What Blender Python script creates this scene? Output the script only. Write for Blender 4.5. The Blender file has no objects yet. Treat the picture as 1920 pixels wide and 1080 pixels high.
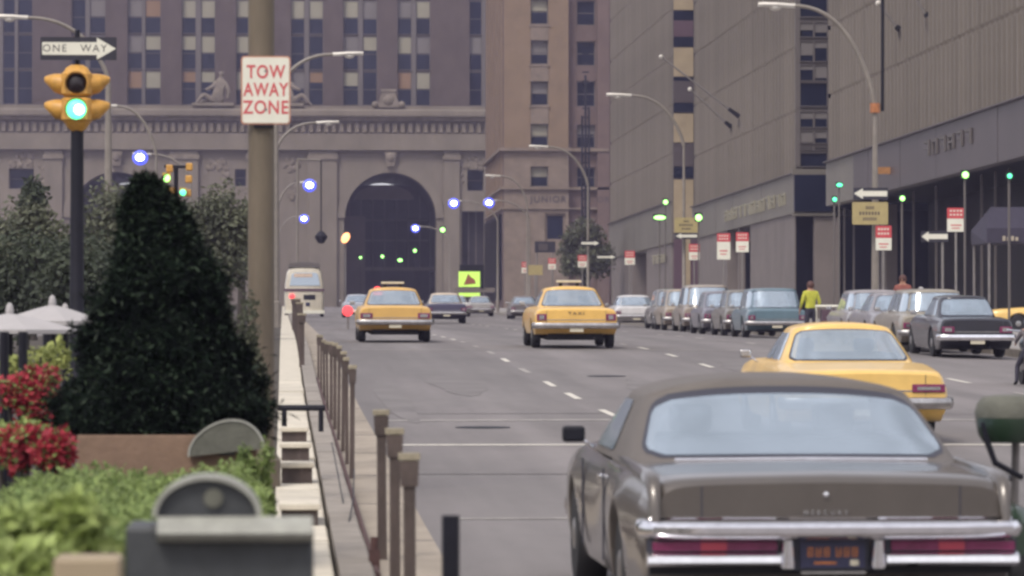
import bpy, bmesh, math, random
from mathutils import Vector, Matrix, Euler
R = math.radians
rnd = random.Random(7)
C = bpy.context.scene.collection
S = bpy.context.scene

# ------------------------------------------------------------------ camera, light, exposure
FPX, VX, VY = 7500.0, 530.0, 645.0           # focal length in photo pixels, where the street vanishes
CAM = Vector((0.0, 0.0, 2.0))
yaw = -math.atan((960 - VX) / FPX)
pitch = math.atan((VY - 540) / math.hypot(FPX, 960 - VX))
cam = bpy.data.cameras.new('camera')
cam.sensor_width = 36.0
cam.lens = 36.0 * FPX / 1920.0
cam.clip_start = 0.5
cam.clip_end = 3000.0
cam.dof.use_dof = True
cam.dof.focus_distance = 95.0
cam.dof.aperture_fstop = 5.4
co = bpy.data.objects.new('camera', cam)
co.location = CAM
co.rotation_euler = (math.pi / 2 + pitch, 0, yaw)
C.objects.link(co)
S.camera = co

HAZE = 0.00030
SUN_EL, SUN_AZ = 52.0, -148.0                  # azimuth measured from +Y (down the street) towards +X
w = bpy.data.worlds.new('World')
S.world = w
w.use_nodes = True
nt = w.node_tree
nt.nodes.clear()
sky = nt.nodes.new('ShaderNodeTexSky')
sky.sky_type = 'NISHITA'
sky.sun_disc = False
sky.sun_elevation = R(SUN_EL)
sky.sun_rotation = R(SUN_AZ)
sky.air_density = 1.0
sky.dust_density = 4.0
sky.ozone_density = 1.0
bg = nt.nodes.new('ShaderNodeBackground')
bg.inputs['Strength'].default_value = 0.12
wo = nt.nodes.new('ShaderNodeOutputWorld')
hs0 = nt.nodes.new('ShaderNodeHueSaturation')          # thin overcast: the blue is mostly washed out
hs0.inputs['Saturation'].default_value = 0.45
nt.links.new(sky.outputs[0], hs0.inputs['Color'])
veil = nt.nodes.new('ShaderNodeMix'); veil.data_type = 'RGBA'
veil.inputs['Factor'].default_value = 0.55
for sk_, o_ in ((hs0.outputs[0], [i for i in veil.inputs if i.name == 'A' and i.type == 'RGBA'][0]),):
    nt.links.new(sk_, o_)
[i for i in veil.inputs if i.name == 'B' and i.type == 'RGBA'][0].default_value = (6.3, 6.22, 6.65, 1)
tcw = nt.nodes.new('ShaderNodeTexCoord')
nzw = nt.nodes.new('ShaderNodeTexNoise'); nzw.inputs['Scale'].default_value = 6.0; nzw.inputs['Detail'].default_value = 4
mrw = nt.nodes.new('ShaderNodeMapRange')
mrw.inputs['From Min'].default_value = 0.3; mrw.inputs['From Max'].default_value = 0.7
mrw.inputs['To Min'].default_value = 0.6; mrw.inputs['To Max'].default_value = 1.4
vmw = nt.nodes.new('ShaderNodeVectorMath'); vmw.operation = 'SCALE'
nt.links.new(tcw.outputs['Generated'], nzw.inputs['Vector'])
nt.links.new(nzw.outputs['Fac'], mrw.inputs['Value'])
nt.links.new([o_ for o_ in veil.outputs if o_.type == 'RGBA'][0], vmw.inputs[0])
nt.links.new(mrw.outputs[0], vmw.inputs['Scale'])
nt.links.new(vmw.outputs[0], bg.inputs[0])
nt.links.new(bg.outputs[0], wo.inputs[0])

sl = bpy.data.lights.new('sun', 'SUN')
sl.energy = 1.45
sl.angle = R(16)
sl.color = (1.0, 0.93, 0.83)
so = bpy.data.objects.new('sun', sl)
sd = Vector((math.sin(R(SUN_AZ)) * math.cos(R(SUN_EL)), math.cos(R(SUN_AZ)) * math.cos(R(SUN_EL)), math.sin(R(SUN_EL))))
so.rotation_euler = sd.to_track_quat('Z', 'Y').to_euler()
so.location = (0, 0, 90)
C.objects.link(so)

S.view_settings.view_transform = 'Standard'
S.view_settings.look = 'None'
S.view_settings.exposure = 0.55
S.view_settings.gamma = 1.0
S.view_settings.use_curve_mapping = False
S.cycles.filter_width = 2.8
S.cycles.max_bounces = 6
S.cycles.use_denoising = True

RM = co.rotation_euler.to_matrix()


def ray(px, py):
    return RM @ Vector(((px - 960) / FPX, (540 - py) / FPX, -1.0))


def W(px, py, Y):
    """world point on the sight line of a photo pixel at street distance Y"""
    d = ray(px, py)
    return CAM + d * (Y / d.y)


def X(px, Y):
    return W(px, 645, Y).x


def Zp(py, Y, px=900):
    return W(px, py, Y).z


# ------------------------------------------------------------------ terrain
PROF = [(-60, 0.0), (-5, 0.0), (10, 0.15), (21.4, 0.36), (32, 0.53), (47, 0.82), (61, 1.08), (76, 1.45), (92, 1.85), (108, 2.10), (140, 2.45), (183, 2.93), (230, 3.45), (278, 4.0), (400, 5.45), (520, 6.8), (700, 8.6)]


def gz(Y):
    """height of the street's centre line"""
    P = PROF
    if Y <= P[0][0]:
        return P[0][1]
    for i in range(len(P) - 1):
        if Y <= P[i + 1][0]:
            y0, z0 = P[i]; y1, z1 = P[i + 1]
            def m(j):
                if j <= 0 or j >= len(P) - 1:
                    return 0 if j <= 0 else (P[-1][1] - P[-2][1]) / (P[-1][0] - P[-2][0])
                return (P[j + 1][1] - P[j - 1][1]) / (P[j + 1][0] - P[j - 1][0])
            t = (Y - y0) / (y1 - y0); h = y1 - y0
            return ((2 * t**3 - 3 * t**2 + 1) * z0 + (t**3 - 2 * t**2 + t) * h * m(i) + (-2 * t**3 + 3 * t**2) * z1 + (t**3 - t**2) * h * m(i + 1))
    return P[-1][1]


def rz(x, Y):
    """road surface with its crown"""
    d = max(0.0, x - 6.0)
    return gz(Y) - 0.16 * min(1.0, d / 11.0) ** 2


def slope(Y):
    return math.atan((gz(Y + 3) - gz(Y - 1)) / 4.0)


# ------------------------------------------------------------------ materials
def mat(name, col, rough=0.6, metal=0.0, var=0.0, scale=4.0, col2=None, bump=0.0, bscale=30.0, spec=0.5, emit=None, estr=0.0, coat=0.0, stretch=None, thr=None, island=0.0):
    m = bpy.data.materials.new(name)
    m.use_nodes = True
    n = m.node_tree.nodes; l = m.node_tree.links
    b = n['Principled BSDF']
    b.inputs['Base Color'].default_value = (*col, 1)
    b.inputs['Roughness'].default_value = rough
    b.inputs['Metallic'].default_value = metal
    b.inputs['Specular IOR Level'].default_value = spec
    b.inputs['Coat Weight'].default_value = coat
    b.inputs['Coat Roughness'].default_value = 0.08
    if emit:
        b.inputs['Emission Color'].default_value = (*emit, 1)
        b.inputs['Emission Strength'].default_value = estr
    tc = None
    if var or bump:
        tc = n.new('ShaderNodeTexCoord')
        mp = n.new('ShaderNodeMapping')
        l.new(tc.outputs['Object'], mp.inputs[0])
        if stretch:
            mp.inputs['Scale'].default_value = stretch
    if var:
        no = n.new('ShaderNodeTexNoise')
        no.inputs['Scale'].default_value = scale
        no.inputs['Detail'].default_value = 6
        no.inputs['Roughness'].default_value = 0.65
        l.new(mp.outputs[0], no.inputs['Vector'])
        rp = n.new('ShaderNodeValToRGB')
        a, z = thr or (0.3, 0.72)
        rp.color_ramp.elements[0].position = a
        rp.color_ramp.elements[1].position = z
        c2 = col2 or tuple(c * (1 - var) for c in col)
        c1 = col if col2 else tuple(min(1, c * (1 + var)) for c in col)
        rp.color_ramp.elements[0].color = (*c2, 1)
        rp.color_ramp.elements[1].color = (*c1, 1)
        l.new(no.outputs['Fac'], rp.inputs[0])
        out = rp.outputs[0]
        if island:
            ge = n.new('ShaderNodeNewGeometry')
            mr = n.new('ShaderNodeMapRange')
            mr.inputs['To Min'].default_value = 1 - island
            mr.inputs['To Max'].default_value = 1 + island
            l.new(ge.outputs['Random Per Island'], mr.inputs['Value'])
            mx = n.new('ShaderNodeVectorMath'); mx.operation = 'SCALE'
            l.new(out, mx.inputs[0]); l.new(mr.outputs[0], mx.inputs['Scale'])
            out = mx.outputs[0]
        l.new(out, b.inputs['Base Color'])
    if bump:
        nb = n.new('ShaderNodeTexNoise')
        nb.inputs['Scale'].default_value = bscale
        nb.inputs['Detail'].default_value = 5
        l.new(mp.outputs[0], nb.inputs['Vector'])
        bu = n.new('ShaderNodeBump')
        bu.inputs['Strength'].default_value = bump
        bu.inputs['Distance'].default_value = 0.02
        l.new(nb.outputs['Fac'], bu.inputs['Height'])
        l.new(bu.outputs[0], b.inputs['Normal'])
    return m


def per_object(m, amt):
    n = m.node_tree.nodes; l = m.node_tree.links
    b = n['Principled BSDF']; src = b.inputs['Base Color'].links[0].from_socket
    oi = n.new('ShaderNodeObjectInfo'); mr = n.new('ShaderNodeMapRange')
    mr.inputs['To Min'].default_value = 1 - amt; mr.inputs['To Max'].default_value = 1 + amt
    l.new(oi.outputs['Random'], mr.inputs['Value'])
    sc = n.new('ShaderNodeVectorMath'); sc.operation = 'SCALE'
    l.new(src, sc.inputs[0]); l.new(mr.outputs[0], sc.inputs['Scale']); l.new(sc.outputs[0], b.inputs['Base Color'])


def leaf_mat(name, col, col2, scale=2.0, trans=0.3, island=0.35, spec=0.3):
    m = mat(name, col, rough=0.55, var=0.3, scale=scale, col2=col2, island=island, spec=spec)
    n = m.node_tree.nodes; l = m.node_tree.links
    b = n['Principled BSDF']
    t = n.new('ShaderNodeBsdfTranslucent')
    src = b.inputs['Base Color'].links[0].from_socket
    l.new(src, t.inputs[0])
    mx = n.new('ShaderNodeMixShader'); mx.inputs[0].default_value = trans
    l.new(b.outputs[0], mx.inputs[1]); l.new(t.outputs[0], mx.inputs[2])
    l.new(mx.outputs[0], n['Material Output'].inputs[0])
    return m


M = {}
M['asphalt'] = mat('asphalt', (0.195, 0.174, 0.172), 0.85, var=0.16, scale=0.35, bump=0.35, bscale=55, stretch=(1.0, 0.22, 1), col2=(0.150, 0.137, 0.134))
def road_wear(m):
    n = m.node_tree.nodes; l = m.node_tree.links
    b = n['Principled BSDF']; src = b.inputs['Base Color'].links[0].from_socket
    tc = n.new('ShaderNodeTexCoord'); mp = n.new('ShaderNodeMapping'); mp.inputs['Scale'].default_value = (1.1, 0.018, 1)
    no = n.new('ShaderNodeTexNoise'); no.inputs['Scale'].default_value = 1.0; no.inputs['Detail'].default_value = 5
    mp2 = n.new('ShaderNodeMapping'); mp2.inputs['Scale'].default_value = (0.5, 0.16, 1)
    no2 = n.new('ShaderNodeTexNoise'); no2.inputs['Scale'].default_value = 1.0; no2.inputs['Detail'].default_value = 7; no2.inputs['Roughness'].default_value = 0.7
    l.new(tc.outputs['Object'], mp.inputs[0]); l.new(mp.outputs[0], no.inputs['Vector'])
    l.new(tc.outputs['Object'], mp2.inputs[0]); l.new(mp2.outputs[0], no2.inputs['Vector'])
    mr = n.new('ShaderNodeMapRange'); mr.inputs['From Min'].default_value = .35; mr.inputs['From Max'].default_value = .65; mr.inputs['To Min'].default_value = .80; mr.inputs['To Max'].default_value = 1.12
    mr2 = n.new('ShaderNodeMapRange'); mr2.inputs['From Min'].default_value = .35; mr2.inputs['From Max'].default_value = .65; mr2.inputs['To Min'].default_value = .90; mr2.inputs['To Max'].default_value = 1.08
    l.new(no.outputs['Fac'], mr.inputs['Value']); l.new(no2.outputs['Fac'], mr2.inputs['Value'])
    mu = n.new('ShaderNodeMath'); mu.operation = 'MULTIPLY'; l.new(mr.outputs[0], mu.inputs[0]); l.new(mr2.outputs[0], mu.inputs[1])
    sc = n.new('ShaderNodeVectorMath'); sc.operation = 'SCALE'; l.new(src, sc.inputs[0]); l.new(mu.outputs[0], sc.inputs['Scale'])
    l.new(sc.outputs[0], b.inputs['Base Color'])


road_wear(M['asphalt'])
M['asphalt2'] = mat('asphalt_dark', (0.16, 0.145, 0.142), 0.85, var=0.2, scale=0.8, bump=0.3, bscale=60)
M['gutter'] = mat('gutter_concrete', (0.3, 0.255, 0.205), 0.9, var=0.25, scale=1.4, bump=0.3, bscale=25, stretch=(1, 0.5, 1))
M['pave'] = mat('pavement', (0.27, 0.25, 0.235), 0.9, var=0.2, scale=1.1, bump=0.25, bscale=20)
M['kerbstone'] = mat('kerb_stone', (0.255, 0.225, 0.195), 0.85, var=0.25, scale=3, bump=0.3, bscale=40)
M['coping'] = mat('pale_coping', (0.55, 0.5, 0.41), 0.8, var=0.18, scale=3.5, bump=0.25, bscale=30)
M['paint'] = mat('road_paint', (0.46, 0.43, 0.38), 0.8, var=0.3, scale=9, thr=(0.25, 0.5))
M['wornpaint'] = mat('worn_road_paint', (0.38, 0.355, 0.325), 0.8, var=0.3, scale=5, col2=(0.21, 0.19, 0.18), thr=(0.35, 0.65))
M['soil'] = mat('soil', (0.05, 0.04, 0.03), 0.95, var=0.3, scale=6, bump=0.5, bscale=20)
M['lime'] = mat('limestone', (0.18, 0.152, 0.124), 0.9, var=0.18, scale=0.35, bump=0.3, bscale=3, stretch=(1, 1, 0.5))
M['limed'] = mat('limestone_carved', (0.18, 0.15, 0.122), 0.9, var=0.3, scale=0.9, bump=0.7, bscale=2.5)
M['brick'] = mat('brown_brick', (0.086, 0.065, 0.06), 0.92, var=0.2, scale=0.5, bump=0.3, bscale=6, stretch=(1, 1, 0.6))
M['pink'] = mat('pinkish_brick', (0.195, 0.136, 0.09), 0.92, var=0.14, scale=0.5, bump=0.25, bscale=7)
M['pinkd'] = mat('dark_pinkish_brick', (0.13, 0.09, 0.08), 0.92, var=0.15, scale=0.5, bump=0.25, bscale=7)  # darker copy of the brick: shade of the recess put into the colour
M['pinkstone'] = mat('pinkish_stone', (0.185, 0.143, 0.113), 0.9, var=0.2, scale=0.7, bump=0.35, bscale=4)
M['glass'] = mat('dark_window_glass', (0.010, 0.014, 0.030), 0.2, spec=0.22, var=0.3, scale=0.15)
M['blindc'] = mat('cream_blind', (0.27, 0.25, 0.19), 0.8, var=0.08, scale=0.2)
M['blindg'] = mat('grey_blind', (0.15, 0.135, 0.13), 0.8, var=0.08, scale=0.2)
M['blindo'] = mat('tan_blind', (0.22, 0.135, 0.08), 0.8, var=0.08, scale=0.2)
M['frame'] = mat('window_frame', (0.11, 0.095, 0.09), 0.6)
M['steel'] = mat('facade_fin', (0.188, 0.162, 0.138), 0.6, var=0.2, scale=0.25, bump=0.05, bscale=8, stretch=(1, 1, 0.25))
M['fascia'] = mat('fascia_panel', (0.15, 0.134, 0.113), 0.5, var=0.15, scale=0.2, bump=0.1, bscale=5)
M['fasciad'] = mat('dark_fascia_panel', (0.075, 0.06, 0.064), 0.45, var=0.15, scale=0.15)
M['lobby'] = mat('lobby_glass', (0.004, 0.005, 0.010), 0.3, spec=0.03)
M['groundwall'] = mat('ground_floor_stone', (0.16, 0.135, 0.125), 0.7, var=0.2, scale=0.4, bump=0.2, bscale=5)
M['beige'] = mat('beige_panel', (0.33, 0.26, 0.17), 0.75, var=0.15, scale=0.7)
M['purple'] = mat('plum_panel', (0.09, 0.05, 0.07), 0.6, var=0.15, scale=0.4)
M['dark'] = mat('black_iron', (0.010, 0.010, 0.016), 0.55, spec=0.2, var=0.3, scale=8)
M['black'] = mat('black_rubber', (0.012, 0.012, 0.013), 0.85, var=0.2, scale=10)
M['grey'] = mat('grey_metal', (0.22, 0.20, 0.19), 0.5, metal=0.3, var=0.2, scale=6)
M['pole'] = mat('beige_painted_pole', (0.125, 0.098, 0.068), 0.6, var=0.25, scale=3.0, bump=0.15, bscale=20, stretch=(1, 1, 0.3))
M['lamppole'] = mat('pale_lamp_pole', (0.2, 0.175, 0.15), 0.55, var=0.15, scale=3.0)
M['lamphead'] = mat('pale_lamp_head', (0.62, 0.58, 0.52), 0.45, var=0.1, scale=6)
M['collar'] = mat('rusty_collar', (0.34, 0.13, 0.05), 0.7, var=0.3, scale=9)
M['post'] = mat('weathered_post', (0.078, 0.058, 0.052), 0.85, var=0.4, scale=5, bump=0.6, bscale=18, stretch=(1, 1, 0.35))
M['postcap'] = mat('weathered_post_cap', (0.27, 0.235, 0.17), 0.85, var=0.3, scale=14, bump=0.4, bscale=30)
M['rust'] = mat('rusty_iron', (0.075, 0.036, 0.034), 0.8, var=0.4, scale=12, bump=0.4, bscale=30)
M['signwhite'] = mat('sign_white', (0.68, 0.66, 0.56), 0.5, var=0.06, scale=5)
M['signred'] = mat('sign_red', (0.50, 0.06, 0.07), 0.5, var=0.15, scale=9)
M['signredm'] = mat('sign_red_lettering', (0.52, 0.075, 0.085), 0.5, var=0.12, scale=20)
M['signedge'] = mat('sign_edge_orange', (0.48, 0.23, 0.15), 0.6, var=0.2, scale=9)
M['signyellow'] = mat('sign_yellow', (0.36, 0.29, 0.13), 0.55, var=0.1, scale=5)
M['signdark'] = mat('sign_black', (0.02, 0.018, 0.03), 0.5, var=0.3, scale=6)
M['sigyellow'] = mat('signal_yellow', (0.52, 0.27, 0.05), 0.45, var=0.25, scale=9, bump=0.1, bscale=30)
M['sigred'] = mat('signal_lens_unlit', (0.012, 0.006, 0.008), 0.3)
M['green_l'] = mat('green_signal_lamp', (0.1, 0.6, 0.35), 0.4, emit=(0.10, 1.0, 0.42), estr=1.5)
M['green_c'] = mat('green_signal_bulb', (0.5, 0.9, 0.8), 0.4, emit=(0.55, 1.0, 0.86), estr=4.0)
M['green_s'] = mat('small_green_lamp', (0.2, 0.6, 0.2), 0.4, emit=(0.38, 1.0, 0.22), estr=2.4)
M['lampcore'] = mat('lit_lamp_bulb', (1, 1, 1), 0.4, emit=(0.86, 0.92, 1.0), estr=9.0)
M['lampglobe'] = mat('lit_lamp_globe', (0.1, 0.12, 0.6), 0.4, emit=(0.10, 0.13, 1.0), estr=0.85)  # blue lens halo round a lit bulb, put into a glowing surface
M['redlamp'] = mat('red_lamp', (0.6, 0.03, 0.03), 0.4, emit=(1.0, 0.06, 0.07), estr=1.3)
M['orangelamp'] = mat('orange_lamp', (0.8, 0.3, 0.1), 0.4, emit=(1.0, 0.42, 0.16), estr=2.2)
M['lit_lime'] = mat('lit_lime_panel', (0.4, 0.6, 0.1), 0.4, emit=(0.52, 0.85, 0.13), estr=0.55)
M['chrome'] = mat('chrome', (0.88, 0.87, 0.9), 0.13, metal=1.0, var=0.1, scale=12)
M['chromeworn'] = mat('dull_chrome', (0.45, 0.43, 0.42), 0.25, metal=1.0, var=0.2, scale=12)
M['tyre'] = mat('tyre', (0.012, 0.012, 0.014), 0.8)
M['rim'] = mat('wheel_rim', (0.35, 0.34, 0.34), 0.3, metal=0.8)
M['under'] = mat('underbody', (0.010, 0.010, 0.012), 0.9)
M['carglass'] = mat('car_glass', (0.50, 0.56, 0.64), 0.06, metal=0.42, spec=0.5)
M['carglass'].node_tree.nodes['Principled BSDF'].inputs['Base Color'].default_value = (0.50, 0.60, 0.70, 1)
M['carglass'].node_tree.nodes['Principled BSDF'].inputs['IOR'].default_value = 2.5
M['seal'] = mat('window_seal', (0.03, 0.03, 0.045), 0.5)
M['tail'] = mat('tail_light_lens', (0.17, 0.022, 0.075), 0.25, var=0.25, scale=9)
M['tailamber'] = mat('tail_light_centre', (0.42, 0.05, 0.08), 0.25)
M['plate'] = mat('number_plate_navy', (0.022, 0.022, 0.06), 0.5, var=0.2, scale=20)
M['plateorange'] = mat('number_plate_orange', (0.40, 0.13, 0.03), 0.5, var=0.4, scale=40)
M['platewhite'] = mat('number_plate_pale', (0.55, 0.50, 0.38), 0.5, var=0.1, scale=20)
M['taxi'] = mat('taxi_yellow_paint', (0.71, 0.43, 0.105), 0.42, coat=0.5, var=0.13, scale=2)
M['taxi2'] = mat('pale_taxi_yellow_paint', (0.74, 0.48, 0.14), 0.40, coat=0.5, var=0.12, scale=2)
M['taxi3'] = mat('dull_taxi_yellow_paint', (0.61, 0.365, 0.1), 0.45, coat=0.4, var=0.08, scale=2)
M['taupe'] = mat('taupe_car_paint', (0.098, 0.083, 0.073), 0.33, metal=0.35, coat=0.8, var=0.12, scale=2)
M['vinyl'] = mat('taupe_vinyl_roof', (0.118, 0.102, 0.092), 0.62, var=0.08, scale=5, bump=0.15, bscale=120)


def paint(name, c, rough=0.35):
    return mat(name, c, rough, coat=0.6, var=0.14, scale=2.5)


M['conifer'] = leaf_mat('dark_conifer_foliage', (0.009, 0.016, 0.010), (0.004, 0.007, 0.005), scale=2.5, trans=0.1, island=0.5, spec=0.05)
M['coniferlight'] = leaf_mat('new_conifer_growth', (0.042, 0.066, 0.036), (0.022, 0.038, 0.022), scale=2.5, trans=0.2)
M['hedge'] = leaf_mat('hedge_leaf', (0.26, 0.325, 0.105), (0.135, 0.195, 0.065), scale=5, trans=0.35)
M['lime_leaf'] = leaf_mat('pale_bush_leaf', (0.37, 0.45, 0.17), (0.27, 0.33, 0.09), scale=6, trans=0.35)
M['tree'] = leaf_mat('street_tree_leaf', (0.16, 0.165, 0.10), (0.07, 0.08, 0.058), scale=0.9, trans=0.3)
M['tree2'] = leaf_mat('dark_street_tree_leaf', (0.075, 0.09, 0.055), (0.04, 0.05, 0.036), scale=0.9, trans=0.3)
M['bark'] = mat('bark', (0.04, 0.033, 0.027), 0.9, var=0.3, scale=6, bump=0.6, bscale=14)
M['blossom'] = leaf_mat('red_blossom', (0.47, 0.055, 0.068), (0.26, 0.018, 0.042), scale=8, trans=0.25, island=0.3)
M['blossomy'] = leaf_mat('yellow_green_blossom', (0.36, 0.38, 0.12), (0.22, 0.26, 0.08), scale=8, trans=0.25)
M['planter'] = mat('brown_planter', (0.2, 0.13, 0.09), 0.85, var=0.2, scale=4, bump=0.3, bscale=25)
M['olive'] = mat('olive_metal', (0.043, 0.046, 0.05), 0.5, var=0.25, scale=6, bump=0.12, bscale=25)
M['olivelight'] = mat('worn_olive_edge', (0.3, 0.3, 0.265), 0.5, var=0.25, scale=9)  # light catching the edges, painted as a paler olive
M['canvas'] = mat('white_canvas', (0.38, 0.36, 0.36), 0.85, var=0.06, scale=4)
M['awning'] = mat('awning_cloth', (0.035, 0.03, 0.05), 0.85, var=0.15, scale=2)
M['letters'] = mat('pale_letters', (0.36, 0.31, 0.24), 0.6)
M['lettersd'] = mat('dark_letters', (0.05, 0.04, 0.045), 0.6)
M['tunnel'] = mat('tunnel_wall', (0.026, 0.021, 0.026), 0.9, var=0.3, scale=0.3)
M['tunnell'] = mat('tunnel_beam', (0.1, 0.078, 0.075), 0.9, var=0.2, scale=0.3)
M['skin'] = mat('skin', (0.40, 0.21, 0.14), 0.6)
M['hairb'] = mat('reddish_brown_hair', (0.085, 0.035, 0.028), 0.7, var=0.2, scale=30)
M['shirt'] = mat('yellow_green_shirt', (0.46, 0.46, 0.05), 0.8, var=0.15, scale=9)
M['trousers'] = mat('dark_trousers', (0.03, 0.028, 0.045), 0.85)
M['jacket'] = mat('grey_jacket', (0.13, 0.115, 0.125), 0.85, var=0.2, scale=9, bump=0.4, bscale=18)
M['redshirt'] = mat('red_shirt', (0.22, 0.07, 0.055), 0.85, var=0.15, scale=9)
M['helmet'] = mat('teal_helmet', (0.015, 0.035, 0.045), 0.3, coat=0.5)
M['dkgreen'] = mat('dark_green_enamel', (0.016, 0.034, 0.018), 0.35, coat=0.4, var=0.2, scale=5)
M['greypad'] = mat('grey_green_padding', (0.105, 0.105, 0.085), 0.8, var=0.25, scale=9, bump=0.3, bscale=30)


for k_, a_ in (('steel', .09), ('fascia', .06), ('coping', .08), ('kerbstone', .10), ('post', .2), ('limed', .07)):
    per_object(M[k_], a_)
M['sideglass'] = M['carglass'].copy(); M['sideglass'].name = 'car_side_glass'
gn0 = M['carglass'].node_tree
tr0 = gn0.nodes.new('ShaderNodeBsdfTransparent'); tr0.inputs[0].default_value = (0.80, 0.86, 0.90, 1)
mx0 = gn0.nodes.new('ShaderNodeMixShader'); mx0.inputs[0].default_value = 0.40
gn0.links.new(gn0.nodes['Principled BSDF'].outputs[0], mx0.inputs[1]); gn0.links.new(tr0.outputs[0], mx0.inputs[2])
gn0.links.new(mx0.outputs[0], gn0.nodes['Material Output'].inputs[0])
M['trimming'] = mat('dark_seat_cloth', (0.045, 0.04, 0.042), 0.8, var=0.3, scale=6)
# slightly wavy car glass breaks up what it reflects
gm_ = M['carglass'].node_tree
gt_ = gm_.nodes.new('ShaderNodeTexCoord'); gn_ = gm_.nodes.new('ShaderNodeTexNoise'); gn_.inputs['Scale'].default_value = 1.5; gn_.inputs['Detail'].default_value = 1
gb_ = gm_.nodes.new('ShaderNodeBump'); gb_.inputs['Strength'].default_value = 0.22; gb_.inputs['Distance'].default_value = 0.12
gm_.links.new(gt_.outputs['Object'], gn_.inputs['Vector']); gm_.links.new(gn_.outputs['Fac'], gb_.inputs['Height']); gm_.links.new(gb_.outputs[0], gm_.nodes['Principled BSDF'].inputs['Normal'])


# ------------------------------------------------------------------ mesh builder
class MB:
    def __init__(s):
        s.v = []; s.f = []; s.mi = []; s.cur = 0

    def add(s, vs, fs):
        o = len(s.v)
        s.v += [tuple(v) for v in vs]
        for f in fs:
            s.f.append(tuple(i + o for i in f)); s.mi.append(s.cur)
        return s

    def box(s, x0, x1, y0, y1, z0, z1, m=None, taper=1.0):
        cx, cy = (x0 + x1) / 2, (y0 + y1) / 2
        vs = [(x0, y0, z0), (x1, y0, z0), (x1, y1, z0), (x0, y1, z0)]
        vs += [(cx + (x - cx) * taper, cy + (y - cy) * taper, z1) for x, y, _ in vs]
        if m is not None:
            vs = [m @ Vector(v) for v in vs]
        return s.add(vs, [(0, 3, 2, 1), (4, 5, 6, 7), (0, 1, 5, 4), (1, 2, 6, 5), (2, 3, 7, 6), (3, 0, 4, 7)])

    def rings(s, rs, cap=True, closed=True):
        n = len(rs[0]); vs = [p for r in rs for p in r]; fs = []
        for k in range(len(rs) - 1):
            for i in range(n if closed else n - 1):
                j = (i + 1) % n
                fs.append((k * n + i, k * n + j, (k + 1) * n + j, (k + 1) * n + i))
        if cap:
            fs.append(tuple(reversed(range(n)))); fs.append(tuple((len(rs) - 1) * n + i for i in range(n)))
        return s.add(vs, fs)

    def tube(s, path, r, n=8, cap=True):
        path = [Vector(p) for p in path]
        rr = r if isinstance(r, (list, tuple)) else [r] * len(path)
        rs = []; prev = None
        for i, p in enumerate(path):
            t = (path[min(i + 1, len(path) - 1)] - path[max(i - 1, 0)]).normalized()
            if prev is None:
                a = t.orthogonal().normalized()
            else:
                a = (prev - t * prev.dot(t)).normalized()
            prev = a
            b = t.cross(a)
            rs.append([p + a * math.cos(2 * math.pi * k / n) * rr[i] + b * math.sin(2 * math.pi * k / n) * rr[i] for k in range(n)])
        return s.rings(rs, cap)

    def lathe(s, prof, axis='Z', at=(0, 0, 0), n=20, cap=True):
        rs = []
        for r, h in prof:
            ring = []
            for k in range(n):
                c, d = math.cos(2 * math.pi * k / n) * r, math.sin(2 * math.pi * k / n) * r
                p = (c, d, h) if axis == 'Z' else ((h, c, d) if axis == 'X' else (d, h, c))
                ring.append((p[0] + at[0], p[1] + at[1], p[2] + at[2]))
            rs.append(ring)
        return s.rings(rs, cap)

    def ball(s, c, r, n=12, m=8, sc=(1, 1, 1)):
        pr = []
        rs = []
        for i in range(m + 1):
            a = -math.pi / 2 + math.pi * i / m
            q = max(1e-4, math.cos(a))
            rs.append([(c[0] + r * sc[0] * q * math.cos(2 * math.pi * k / n), c[1] + r * sc[1] * q * math.sin(2 * math.pi * k / n), c[2] + r * sc[2] * math.sin(a)) for k in range(n)])
        return s.rings(rs, True)

    def prism(s, poly, axis, a, b):
        """poly: 2-D outline; extruded along axis from a to b.  X: (y,z)  Y: (x,z)  Z: (x,y)"""
        def P(p, t):
            return (t, p[0], p[1]) if axis == 'X' else ((p[0], t, p[1]) if axis == 'Y' else (p[0], p[1], t))
        return s.rings([[P(p, a) for p in poly], [P(p, b) for p in poly]], True)

    def quad(s, a, b, c, d):
        return s.add([a, b, c, d], [(0, 1, 2, 3)])

    def mesh(s, name, mats, smooth=False, ang=35):
        me = bpy.data.meshes.new(name)
        me.from_pydata(s.v, [], s.f)
        if not isinstance(mats, (list, tuple)):
            mats = [mats]
        for m in mats:
            me.materials.append(m)
        if any(s.mi):
            me.polygons.foreach_set('material_index', s.mi)
        bm = bmesh.new(); bm.from_mesh(me)
        if len(bm.faces) < 20000:
            bmesh.ops.recalc_face_normals(bm, faces=bm.faces)
        bm.to_mesh(me); bm.free()
        if smooth:
            me.polygons.foreach_set('use_smooth', [True] * len(me.polygons))
            me.set_sharp_from_angle(angle=R(ang))
        me.update()
        return me

    def build(s, name, mats, parent=None, smooth=False, bevel=0, ang=35, loc=None, kind=None):
        o = bpy.data.objects.new(name, s.mesh(name, mats, smooth, ang))
        C.objects.link(o)
        if parent is not None:
            o.parent = parent
        if loc is not None:
            o.location = loc
        if bevel:
            bv = o.modifiers.new('edge', 'BEVEL'); bv.width = bevel; bv.segments = 2; bv.limit_method = 'ANGLE'
        if kind:
            o['kind'] = kind
        return o


def inst(name, me, parent=None, loc=(0, 0, 0), rot=None, scale=None):
    o = bpy.data.objects.new(name, me); C.objects.link(o)
    if parent is not None:
        o.parent = parent
    o.location = loc
    if rot:
        o.rotation_euler = rot
    if scale:
        o.scale = scale
    return o


def tag(o, label, cat, group=None, kind=None):
    o['label'] = label; o['category'] = cat
    if group:
        o['group'] = group
    if kind:
        o['kind'] = kind
    return o


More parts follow.
